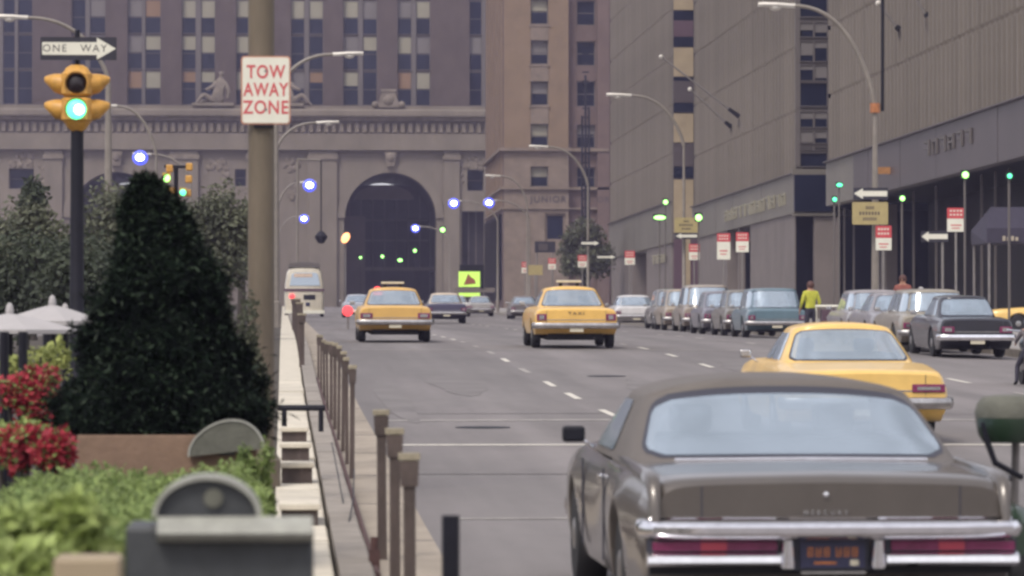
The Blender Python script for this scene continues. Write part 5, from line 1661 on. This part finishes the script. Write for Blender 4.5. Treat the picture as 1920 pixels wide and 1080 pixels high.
tag(o, 'small pale stone pedestal under the lime bush at the bottom edge', 'pedestal')
# white canopies among the flowers
for i, (px, pyt, pye, wpx, Y, lab) in enumerate(((18, 588, 622, 215, 33, 'white flat canopy at the left edge, lowest of the white canopies'), (98, 572, 606, 165, 36, 'white flat canopy in the middle, tallest of the white canopies'), (122, 586, 606, 110, 39, 'white canopy tip nearest the dark conifer'))):
    g = gz(Y) + .1
    t = thing('white_canopy', lab, 'parasol', (X(px, Y), Y, g), group='white canopies among the flowers')
    h1, h0 = Zp(pyt, Y) - g, Zp(pye, Y) - g
    r0 = wpx / FPX * Y / 2 * 1.25
    n = 8
    b = MB()
    b.rings([[(r0 * q * math.cos(2 * math.pi * k / n + .3), r0 * q * math.sin(2 * math.pi * k / n + .3), h0 + (h1 - h0) * z) for k in range(n)] for q, z in ((1.0, -.12), (1.0, .1), (.7, .42), (.35, .75), (.04, 1.0))], True)
    b.build('canvas', M['canvas'], t)
    MB().tube([(0, 0, 0), (0, 0, h0)], .03, 8).build('pole', M['dark'], t)
    MB().ball((0, 0, h1 + .02), .035, 8, 6, (1, 1, 2)).build('finial', M['canvas'], t)
for px, Y, lab in ((8, 29.5, 'dark post at the left edge among the red blossoms'), (43, 30.5, 'dark post second from the left edge among the blossoms'), (88, 34, 'dark post under the tallest white canopy')):
    o = MB().tube([(0, 0, 0), (0, 0, Zp(622, Y) - gz(Y) - .1)], .035, 8).build('dark_post', M['dark'], loc=(X(px, Y), Y, gz(Y) + .1))
    tag(o, lab, 'post', 'dark posts under the white canopies')
# brown planter
Yp = 25.6
hwp = (X(482, Yp) - X(145, Yp)) / 2
t = thing('planter_box', 'brown planter box under the dark conifer', 'planter', (X(313, Yp), Yp, gz(Yp) + .1))
zt_ = Zp(815, Yp) - gz(Yp) - .1
b = MB()
b.box(-hwp, hwp, 0, .03, 0, zt_).box(-hwp, hwp, 1.27, 1.3, 0, zt_).box(-hwp, -hwp + .03, .031, 1.269, 0, zt_).box(hwp - .03, hwp, .031, 1.269, 0, zt_)
b.build('box', M['planter'], t, bevel=.008)
MB().box(-hwp + .031, hwp - .031, .031, 1.269, .1, zt_ - .06).build('soil', M['soil'], t)


# ================================================================== PLANTS
def leaves(name, n, sample, size, m, parent, seed=1, aspect=.55, up=.3, kind='stuff', droop=0.0):
    """n leaf-sized folded blades; sample(r) -> point, outward direction"""
    r = random.Random(seed)
    vs = []; fs = []
    for i in range(n):
        p, d = sample(r)
        p = Vector(p)
        d = (Vector(d).normalized() * .9 + Vector((r.gauss(0, .5), r.gauss(0, .5), r.gauss(0, .5) + up))).normalized()
        t = d.orthogonal().normalized()
        t.rotate(Matrix.Rotation(r.random() * 6.283, 3, d))
        s_ = size * (0.6 + .8 * r.random())
        ax = (d * .35 + t * .9 + Vector((0, 0, -droop))).normalized()
        sd_ = ax.cross(d).normalized() * s_ * aspect * .5
        o = len(vs)
        e = p + ax * s_
        mid = p + ax * s_ * .5
        vs += [p, mid + sd_ + d * s_ * .08, e, mid - sd_ + d * s_ * .08]
        fs += [(o, o + 1, o + 2, o + 3)]
    me = bpy.data.meshes.new(name)
    me.from_pydata([tuple(v) for v in vs], [], fs)
    me.materials.append(m)
    me.update()
    o = bpy.data.objects.new(name, me); C.objects.link(o)
    if parent is not None: o.parent = parent
    if kind: o['kind'] = kind
    return o


def trunk(parent, h, r, limbs, seed=0, top=.35):
    b = MB(); q = random.Random(seed)
    b.tube([(0, 0, -.1), (0, 0, .15), (.02, .01, h * .5), (.04, .02, h)], [r * 1.35, r, r * .8, r * top], 10)
    for i in range(limbs):
        z = h * (.45 + .5 * i / max(1, limbs)); a = q.random() * 6.28; L_ = h * (.16 + .14 * q.random())
        b.tube([(0.02, 0.01, z), (math.cos(a) * L_ * .5, math.sin(a) * L_ * .5, z + L_ * .4), (math.cos(a) * L_, math.sin(a) * L_, z + L_ * .95)], [r * .45, r * .28, r * .1], 7)
    return b.build('trunk', M['bark'], parent, smooth=True)


def tree(label, x, Y, hz_, cw, ch, m, n, size, seed, group='street trees along the planted strip', lobes=22, name='street_tree'):
    g = gz(Y) + .1
    t = thing(name, label, 'tree', (x, Y, g), group=group)
    trunk(t, hz_ * .8, .035 * hz_, 7, seed)
    q = random.Random(seed)
    L_ = []
    zc = hz_ - ch / 2
    for i in range(lobes):
        a = q.random() * 6.28; el = q.uniform(-1, 1); rr = q.random() ** .45 * .78
        c = Vector((math.cos(a) * math.sqrt(1 - el * el) * rr * cw / 2, math.sin(a) * math.sqrt(1 - el * el) * rr * cw / 2, zc + el * rr * ch / 2))
        L_.append((c, q.uniform(.13, .27) * min(cw, ch)))
    def smp(r):
        c, rad = L_[r.randrange(len(L_))]
        d = Vector((r.gauss(0, 1), r.gauss(0, 1), r.gauss(0, 1) + .25)).normalized()
        return c + d * rad * (r.random() ** .35) * Vector((1, 1, .8)).length / 1.62, d
    leaves('crown', n, smp, size, m, t, seed + 9, droop=.2)
    return t


# conifer in the planter
Yc = 26.2
gC = gz(Yc) + .1
cf = thing('conifer', 'large very dark clipped conifer in the brown planter', 'conifer', (X(300, Yc), Yc, gC))
zb0, zt0 = Zp(828, Yc) - gC, Zp(338, Yc) - gC
trunk(cf, zt0 * .9, .07, 0, 3, .2)
wpt = [(0, .80), (.08, .78), (.2, .71), (.4, .585), (.6, .46), (.78, .335), (.9, .20), (1.0, .05)]
sc_ = FPX / Yc
WPX = [(0, 150, 440), (.05, 135, 452), (.12, 138, 455), (.25, 160, 440), (.4, 188, 420), (.55, 208, 402), (.7, 224, 380), (.82, 238, 350), (.92, 246, 318), (1.0, 262, 282)]
def cprof(u):
    for (a, l0, r0), (c, l1, r1) in zip(WPX, WPX[1:]):
        if u <= c:
            q = (u - a) / (c - a)
            return (l0 + (l1 - l0) * q - 300) / sc_, (r0 + (r1 - r0) * q - 300) / sc_
    return -.1, .1
cl = random.Random(4)
bumps = [(cl.random() * 6.28, cl.random(), cl.uniform(.05, .13), cl.uniform(.06, .14)) for _ in range(90)]
def csamp(r):
    u = r.random() ** 1.25
    a = r.random() * 6.283
    l_, r_ = cprof(u)
    cxx, hw_ = (l_ + r_) / 2, (r_ - l_) / 2
    rad = hw_ * (.72 + .30 * r.random() ** .5)
    for ba, bu, bh, bw in bumps:
        da = abs((a - ba + math.pi) % (2 * math.pi) - math.pi)
        if da < bw * 3 and abs(u - bu) < bw * .7:
            rad += bh * hw_ * 1.1
    d = Vector((math.cos(a), math.sin(a), .35))
    return Vector((cxx + math.cos(a) * rad, math.sin(a) * rad * .8, zb0 + (zt0 - zb0) * u)), d
leaves('foliage', 52000, csamp, .055, M['conifer'], cf, 21, aspect=.28, up=.5)
def csamp2(r):
    p, d = csamp(r)
    return p + Vector((d.x, d.y * .8, 0)) * .03, d
def csamp3(r):
    p, d = csamp(r)
    k = 1.04 + .16 * r.random()
    l_, r_ = cprof(max(0, min(1, (p.z - zb0) / (zt0 - zb0))))
    cxx = (l_ + r_) / 2
    return Vector((cxx + (p.x - cxx) * k, p.y * k, p.z + .02)), d
leaves('outer_sprays', 2600, csamp3, .085, M['conifer'], cf, 24, aspect=.2, up=.7)
leaves('new_growth', 5200, csamp2, .05, M['coniferlight'], cf, 22, aspect=.3, up=.6)
# solid dark heart so that no light leaks through
b = MB(); rs = []
for u in (0, .1, .25, .4, .55, .7, .82, .92, .98):
    l_, r_ = cprof(u)
    rs.append([((l_ + r_) / 2 + math.cos(a) * (r_ - l_) / 2 * .78, math.sin(a) * (r_ - l_) / 2 * .62, zb0 + (zt0 - zb0) * u) for a in [2 * math.pi * k / 14 for k in range(14)]])
b.rings(rs); b.build('inner_branches', M['conifer'], cf)

# lighter shrub that shows right of the conifer
def clump(name, label, cat, px, Y, z0py, z1py, wpx, m, n, size, seed, group=None, depth=None, shape='round', part='foliage', stem=True, extra=None):
    g = gz(Y) + .1
    x = X(px, Y); s__ = FPX / Y
    t = thing(name, label, cat, (x, Y, g), group=group)
    h0, h1 = Zp(z0py, Y) - g, Zp(z1py, Y) - g
    hw_ = wpx / s__ / 2
    dp = depth or hw_
    q = random.Random(seed)
    L_ = []
    for i in range(16):
        L_.append((Vector((q.uniform(-.7, .7) * hw_, q.uniform(-.7, .7) * dp, h0 + (h1 - h0) * q.uniform(.15, .78))), q.uniform(.22, .4)))
    def smp(r):
        if shape == 'round':
            c, rad = L_[r.randrange(16)]
            d = Vector((r.gauss(0, 1), r.gauss(0, 1), r.gauss(0, 1) + .3)).normalized()
            k = r.random() ** .4
            return Vector((c.x + d.x * rad * hw_ * k, c.y + d.y * rad * dp * k, c.z + d.z * rad * (h1 - h0) * .8 * k)), d
        # hedge: mass filled to a bumpy top
        xx, yy = r.uniform(-hw_, hw_), r.uniform(-dp, dp)
        bump_ = .05 * math.sin(xx * 9 + seed) + .05 * math.sin(yy * 5 + xx * 4)
        zt_ = h1 + bump_ * (h1 - h0)
        k = r.random() ** .45
        edge = max(0, (abs(xx) / hw_ - .8) / .2) + max(0, (abs(yy) / dp - .9) / .1)
        zz = h0 + (zt_ - h0) * k * (1 - .25 * edge)
        return Vector((xx, yy, zz)), Vector((r.gauss(0, .4), r.gauss(0, .4) - .3, .9))
    leaves(part, n, smp, size, m, t, seed + 3)
    if stem:
        b = MB()
        for i in range(5):
            b.tube([(q.uniform(-.3, .3) * hw_, q.uniform(-.3, .3) * dp, 0), (q.uniform(-.5, .5) * hw_, q.uniform(-.5, .5) * dp, h0 + (h1 - h0) * .6)], [.018, .008], 6)
        b.build('stem', M['bark'], t)
    if extra:
        for (nm, mm, nn, ss) in extra:
            leaves(nm, nn, smp, ss, mm, t, seed + 17)
    return t


clump('shrub', 'loose mid-green shrub filling the gap between conifer and beige pole', 'shrub', 455, 33, 830, 560, 100, M['tree'], 5200, .05, 31)
clump('shrub', 'small bright shrub at the planter corner by the pale stone blocks', 'shrub', 482, 24.5, 990, 830, 70, M['hedge'], 3500, .035, 32)
# clipped hedge before the planter
Yh = 19.8
hd = clump('hedge', 'broad clipped light green hedge in front of the brown planter', 'hedge', 215, Yh, 1100, 922, 560, M['hedge'], 24000, .042, 41, depth=4.2, shape='hedge', stem=True)
clump('bush', 'pale lime bush at the bottom edge, out of focus before the hedge', 'bush', 60, 12.6, 1130, 925, 290, M['lime_leaf'], 4200, .060, 42, depth=.35)
clump('bush', 'green bush below the lime bush, left of the olive street box', 'bush', 175, 13.2, 1200, 1000, 190, M['hedge'], 3000, .05, 43, depth=.35)
for i, (px, Y, y0, y1, wd, n, lab) in enumerate(((45, 29, 800, 680, 130, 1500, 'taller bed of red blossoms at the left edge below the white canopies'), (55, 24.5, 880, 800, 150, 1500, 'lower clump of red blossoms just behind the hedge'), (100, 24.3, 870, 818, 70, 700, 'small bright red clump by the planter corner'))):
    clump('flower_bed', lab, 'flowers', px, Y, y0, y1, wd, M['hedge'], n // 2, .045, 50 + i, group='red flowers left of the conifer', part='leaves', extra=[('blossoms', M['blossom'], n, .055)])
clump('flower_bed', 'tall yellow-green flower spikes under the white canopies', 'flowers', 70, 31, 730, 628, 150, M['blossomy'], 420, .07, 58, group=None)
clump('flower_bed', 'yellow-green plants between the two red flower clumps', 'flowers', 20, 26.5, 850, 785, 130, M['lime_leaf'], 900, .05, 59)
# street trees behind
tree('grey-green tree behind the signal pole, at the left edge', X(45, 85), 85, 3.35, 3.2, 2.6, M['tree'], 9000, .13, 61)
tree('bushy grey-green tree between signal pole and conifer', X(200, 92), 92, 3.5, 2.6, 2.7, M['tree'], 8000, .13, 62)
tree('tree showing right of the conifer top', X(405, 100), 100, 4.0, 2.4, 3.0, M['tree'], 8000, .13, 63)
tree('tree showing just left of the thick beige pole', X(452, 112), 112, 3.7, 1.5, 2.4, M['tree'], 4500, .13, 64)
tree('low dark tree behind the white canopies', X(90, 66), 66, 2.55, 2.6, 2.0, M['tree2'], 6500, .11, 65)
tree('dark young tree top left of the signal pole', X(58, 100), 100, 4.1, .9, 1.4, M['tree2'], 1600, .14, 66)
tree('dark low tree behind the conifer, left flank', X(160, 60), 60, 2.5, 2.0, 2.0, M['tree2'], 6000, .10, 67)
tree('small grey-green tree standing before the pinkish corner building', X(1095, 350), 350, 8.2, 4.9, 6.6, M['tree'], 6000, .36, 68, group='pavement tree')


# ================================================================== PEOPLE
def person(label, x, Y, z, h, shirt, trousers, hair, face=math.pi, pose='stand', group=None, seat=None, headgear=None):
    """one skinned body; faces +Y at face=0"""
    t = thing('person', label, 'person', (x, Y, z), face, group)
    k = h / 1.75
    if pose == 'stand':
        J = {'pel': (0, 0, .95), 'ab': (0, .01, 1.12), 'ch': (0, 0, 1.32), 'nk': (0, .01, 1.48), 'hd': (0, .02, 1.60), 'tp': (0, .02, 1.70),
             'ls': (-.19, 0, 1.40), 'le': (-.26, .03, 1.13), 'lw': (-.24, .18, .94), 'lh': (-.23, .22, .87), 'rs': (.19, 0, 1.40), 're': (.27, -.04, 1.13), 'rw': (.25, .10, .92), 'rh': (.24, .13, .85),
             'lp': (-.10, 0, .90), 'lk': (-.11, .03, .49), 'la': (-.12, -.02, .09), 'lt': (-.13, .14, .04), 'rp': (.10, 0, .90), 'rk': (.12, -.02, .49), 'ra': (.13, -.08, .09), 'rt': (.15, .08, .04)}
    else:   # astride a saddle, one foot down
        J = {'pel': (0, 0, .86), 'ab': (0, .05, 1.02), 'ch': (0, .14, 1.2), 'nk': (0, .2, 1.35), 'hd': (0, .25, 1.46), 'tp': (0, .27, 1.56),
             'ls': (-.20, .14, 1.28), 'le': (-.30, .30, 1.08), 'lw': (-.27, .55, 1.02), 'lh': (-.26, .62, 1.0), 'rs': (.20, .14, 1.28), 're': (.30, .30, 1.08), 'rw': (.27, .55, 1.02), 'rh': (.26, .62, 1.0),
             'lp': (-.13, .02, .82), 'lk': (-.30, .22, .47), 'la': (-.34, .1, .09), 'lt': (-.36, .26, .04), 'rp': (.13, .02, .82), 'rk': (.22, .36, .62), 'ra': (.18, .22, .28), 'rt': (.18, .38, .25)}
    rad = {'pel': .145, 'ab': .135, 'ch': .16, 'nk': .062, 'hd': .095, 'tp': .065, 'ls': .075, 'le': .05, 'lw': .035, 'lh': .032, 'rs': .075, 're': .05, 'rw': .035, 'rh': .032,
           'lp': .095, 'lk': .065, 'la': .045, 'lt': .036, 'rp': .095, 'rk': .065, 'ra': .045, 'rt': .036}
    E = [('pel', 'ab'), ('ab', 'ch'), ('ch', 'nk'), ('nk', 'hd'), ('hd', 'tp'), ('ch', 'ls'), ('ls', 'le'), ('le', 'lw'), ('lw', 'lh'), ('ch', 'rs'), ('rs', 're'), ('re', 'rw'), ('rw', 'rh'),
         ('pel', 'lp'), ('lp', 'lk'), ('lk', 'la'), ('la', 'lt'), ('pel', 'rp'), ('rp', 'rk'), ('rk', 'ra'), ('ra', 'rt')]
    ks = list(J)
    me = bpy.data.meshes.new('body_skeleton')
    me.from_pydata([tuple(c * k for c in J[j]) for j in ks], [(ks.index(a), ks.index(c)) for a, c in E], [])
    o = bpy.data.objects.new('body_tmp', me); C.objects.link(o)
    o.modifiers.new('skin', 'SKIN')
    for v, j in zip(me.skin_vertices[0].data, ks):
        v.radius = (rad[j] * k, rad[j] * k * (.78 if j in ('pel', 'ab', 'ch') else 1))
    me.skin_vertices[0].data[0].use_root = True
    sm = o.modifiers.new('sub', 'SUBSURF'); sm.levels = 2; sm.render_levels = 2
    bpy.context.view_layer.update()
    ev = o.evaluated_get(bpy.context.evaluated_depsgraph_get())
    bm = bpy.data.meshes.new_from_object(ev)
    bpy.data.objects.remove(o)
    # add nose, ears and fingers to the same mesh
    ex = MB()
    hd = Vector(J['hd']) * k
    ex.ball(hd + Vector((0, .095, .0)) * k, .018 * k, 8, 6, (.8, 1, 1.5))
    for s_ in (-1, 1):
        ex.ball(hd + Vector((s_ * .092, 0, .0)) * k, .024 * k, 8, 6, (.5, .8, 1.3))
    for hnd, wr in (('lh', 'lw'), ('rh', 'rw')):
        a = Vector(J[hnd]) * k; d = (a - Vector(J[wr]) * k).normalized(); sd_ = d.orthogonal().normalized()
        for i, ln in enumerate((.065, .078, .072, .055)):
            q = a + sd_ * (i - 1.5) * .017 * k + d * .02 * k
            ex.tube([q, q + d * ln * .5 * k, q + d * ln * .85 * k - Vector((0, 0, .012)) * k], [.009 * k, .0085 * k, .007 * k], 6)
        q = a + sd_ * .03 * k
        ex.tube([q - d * .02 * k, q + sd_ * .03 * k + d * .015 * k, q + sd_ * .035 * k + d * .05 * k], [.011 * k, .010 * k, .008 * k], 6)
    vs = [tuple(v.co) for v in bm.vertices]; fs = [tuple(p.vertices) for p in bm.polygons]
    nb = MB(); nb.add(vs, fs); nb.add(ex.v, ex.f)
    me2 = nb.mesh('body', [M['skin'], shirt, trousers, M['black']], True, 80)
    zc = J['nk'][2] * k - .01 * k
    wz = (J['pel'][2] + .03) * k
    armp = [Vector(J[j]) * k for j in ('lw', 'lh', 'rw', 'rh')]
    for p in me2.polygons:
        c = p.center
        if any((c - a).length < .085 * k for a in armp): p.material_index = 0
        elif c.z > zc: p.material_index = 0
        elif c.z > wz or abs(c.x) > .21 * k and c.z > .75 * k and pose == 'stand' or (pose != 'stand' and c.y > .3 * k and c.z > .9 * k): p.material_index = 1
        elif c.z < .085 * k: p.material_index = 3
        else: p.material_index = 2
    o = bpy.data.objects.new('body', me2); C.objects.link(o); o.parent = t
    b = MB()
    if headgear is None:
        b.ball(hd + Vector((0, -.018, .035)) * k, .108 * k, 14, 10, (1, 1.05, 1.05))
        b.build('hair', hair, t, smooth=True)
    else:
        b.ball(hd + Vector((0, -.01, .03)) * k, .14 * k, 16, 10, (1, 1.1, 1.05))
        b.build('helmet', headgear, t, smooth=True)
    b = MB()
    for s_ in (-1, 1):
        b.ball(hd + Vector((s_ * .035, .088, .02)) * k, .011 * k, 8, 6)
    b.build('eyes', M['black'], t)
    return t


Yq = 112.0
person('person in a yellow-green shirt with reddish-brown hair standing among the parked cars', X(1520, Yq), Yq, gz(Yq) - .1, Zp(526, Yq) - gz(Yq) + .1, M['shirt'], M['trousers'], M['hairb'], face=R(20))
Yq = 109.0
person('person with reddish hair and dull red top behind the parked cars', X(1693, Yq), Yq, gz(Yq) + .05, Zp(514, Yq) - gz(Yq) - .05, M['redshirt'], M['trousers'], M['hairb'], face=R(160))
Yq = 108.0
person('person of whom only a pale cap shows over the cream estate car', X(1727, Yq), Yq, gz(Yq) + .05, Zp(537, Yq) - gz(Yq) - .05, M['jacket'], M['trousers'], M['canvas'], face=R(40))
# rider on a motorcycle at the right edge
Yq = 71.0
xq = X(1934, Yq)
gq = rz(xq, Yq)
person('person in a grey jacket and teal helmet astride a motorcycle at the right edge', xq, Yq, gq, Zp(588, Yq) - gq + .03, M['jacket'], M['trousers'], M['hairb'], face=0, pose='ride', headgear=M['helmet'])
mc = thing('motorcycle', 'dark motorcycle under the helmeted rider at the right edge', 'motorcycle', (xq, Yq, gq))
for y in (-.62, .78):
    wv = MB().lathe([(.2, -.05), (.30, -.05), (.32, 0), (.30, .05), (.2, .05)], 'X', (0, y, .32), 22).build('wheel', M['tyre'], mc, smooth=True)
    MB().lathe([(.02, -.06), (.2, -.03), (.2, .03), (.02, .06)], 'X', (0, y, .32), 16).build('rim', M['rim'], wv)
MB().rings([[(sx * w_, y, z + dz) for sx, dz in ((-1, 0), (-.7, .10), (.7, .10), (1, 0), (.6, -.08), (-.6, -.08))] for y, z, w_ in ((-.75, .74, .06), (-.5, .73, .14), (0, .70, .15), (.2, .72, .09))]).build('saddle', M['black'], mc, smooth=True)
MB().ball((0, .38, .74), .2, 14, 8, (.75, 1.4, .75)).build('fuel_tank', M['helmet'], mc, smooth=True)
MB().box(-.13, .13, -.2, .4, .28, .58).build('engine', M['grey'], mc, bevel=.03)
MB().tube([(0, -.62, .32), (0, -.2, .5), (0, .4, .55), (0, .62, .9), (0, .78, .32)], .03, 8).build('frame', M['dark'], mc)
MB().tube([(-.34, .55, 1.0), (-.1, .62, .98), (.1, .62, .98), (.34, .55, 1.0)], .017, 8).build('handlebar', M['chrome'], mc)
MB().box(-.1, .1, -.9, -.86, .45, .58).build('number_plate', M['platewhite'], mc)
MB().ball((0, -.84, .68), .06, 10, 6).build('tail_light', M['tail'], mc)
# rounded padded seat back of a parked scooter beside the taupe sedan
Yr = 24.0
xr = X(1906, Yr)
gr = gz(Yr)
sc = thing('motor_scooter', 'dark green scooter with a rounded grey-green top box beside the taupe sedan', 'scooter', (xr, Yr, gr))
zt_, zm_, zb2 = Zp(742, Yr) - gr, Zp(790, Yr) - gr, Zp(832, Yr) - gr
rr_ = X(1906, Yr) - X(1840, Yr)
MB().rings([[(rr_ * w_ * math.cos(a), .0 + rr_ * w_ * 1.1 * math.sin(a) + .2, z) for a in [2 * math.pi * k / 20 for k in range(20)]] for w_, z in ((.80, zb2), (.93, zb2 + .05), (1.0, zm_), (1.0, zm_ + .015))]).build('top_box', M['dkgreen'], sc, smooth=True, ang=50)
MB().rings([[(rr_ * w_ * math.cos(a), .0 + rr_ * w_ * 1.1 * math.sin(a) + .2, z) for a in [2 * math.pi * k / 20 for k in range(20)]] for w_, z in ((1.01, zm_ + .016), (1.02, zm_ + .05), (.95, zt_ - .05), (.8, zt_ - .012), (.4, zt_))]).build('padded_lid', M['greypad'], sc, smooth=True, ang=50)
MB().rings([[(q * .9 * math.cos(a), y, z + q * math.sin(a)) for a in [2 * math.pi * k / 14 for k in range(14)]] for y, z, q in ((-.12, .42, .10), (0, .44, .16), (.4, .45, .19), (.8, .42, .14), (1.2, .36, .1))]).build('body', M['dkgreen'], sc, smooth=True)
MB().tube([(.05, .35, .5), (.05, .3, zb2)], .025, 8).build('rack', M['grey'], sc)
MB().tube([tuple(W(1842, 792, Yr) - Vector((xr, Yr, gr))), tuple(W(1852, 830, Yr) - Vector((xr, Yr, gr))), tuple(W(1866, 868, Yr) - Vector((xr, Yr, gr))), tuple(W(1918, 896, Yr) - Vector((xr, Yr, gr)))], [.012, .02, .02, .016], 8).build('carrier_strut', M['dark'], sc)
for y in (.1, 1.3):
    wv = MB().lathe([(.12, -.05), (.22, -.05), (.24, 0), (.22, .05), (.12, .05)], 'X', (0, y, .24), 20).build('wheel', M['tyre'], sc, smooth=True)
    MB().lathe([(.02, -.055), (.12, -.03), (.12, .03), (.02, .055)], 'X', (0, y, .24), 14).build('rim', M['rim'], wv)
MB().tube([(0, 1.3, .24), (0, 1.1, .72), (-.2, 1.0, .76)], .02, 8).tube([(0, 1.1, .72), (.2, 1.0, .76)], .02, 8).build('handlebar', M['dark'], sc)

# ================================================================== AIR
hz_m = bpy.data.materials.new('haze_air'); hz_m.use_nodes = True
n_ = hz_m.node_tree.nodes; n_.clear()
pv = n_.new('ShaderNodeVolumePrincipled'); mo = n_.new('ShaderNodeOutputMaterial')
pv.inputs['Color'].default_value = (0.68, 0.63, 0.96, 1)
pv.inputs['Density'].default_value = HAZE
pv.inputs['Anisotropy'].default_value = 0.2
hz_m.node_tree.links.new(pv.outputs[0], mo.inputs['Volume'])
o = MB().box(-125, 125, -45, 610, -2.0, 84).build('haze', hz_m)
o['kind'] = 'stuff'
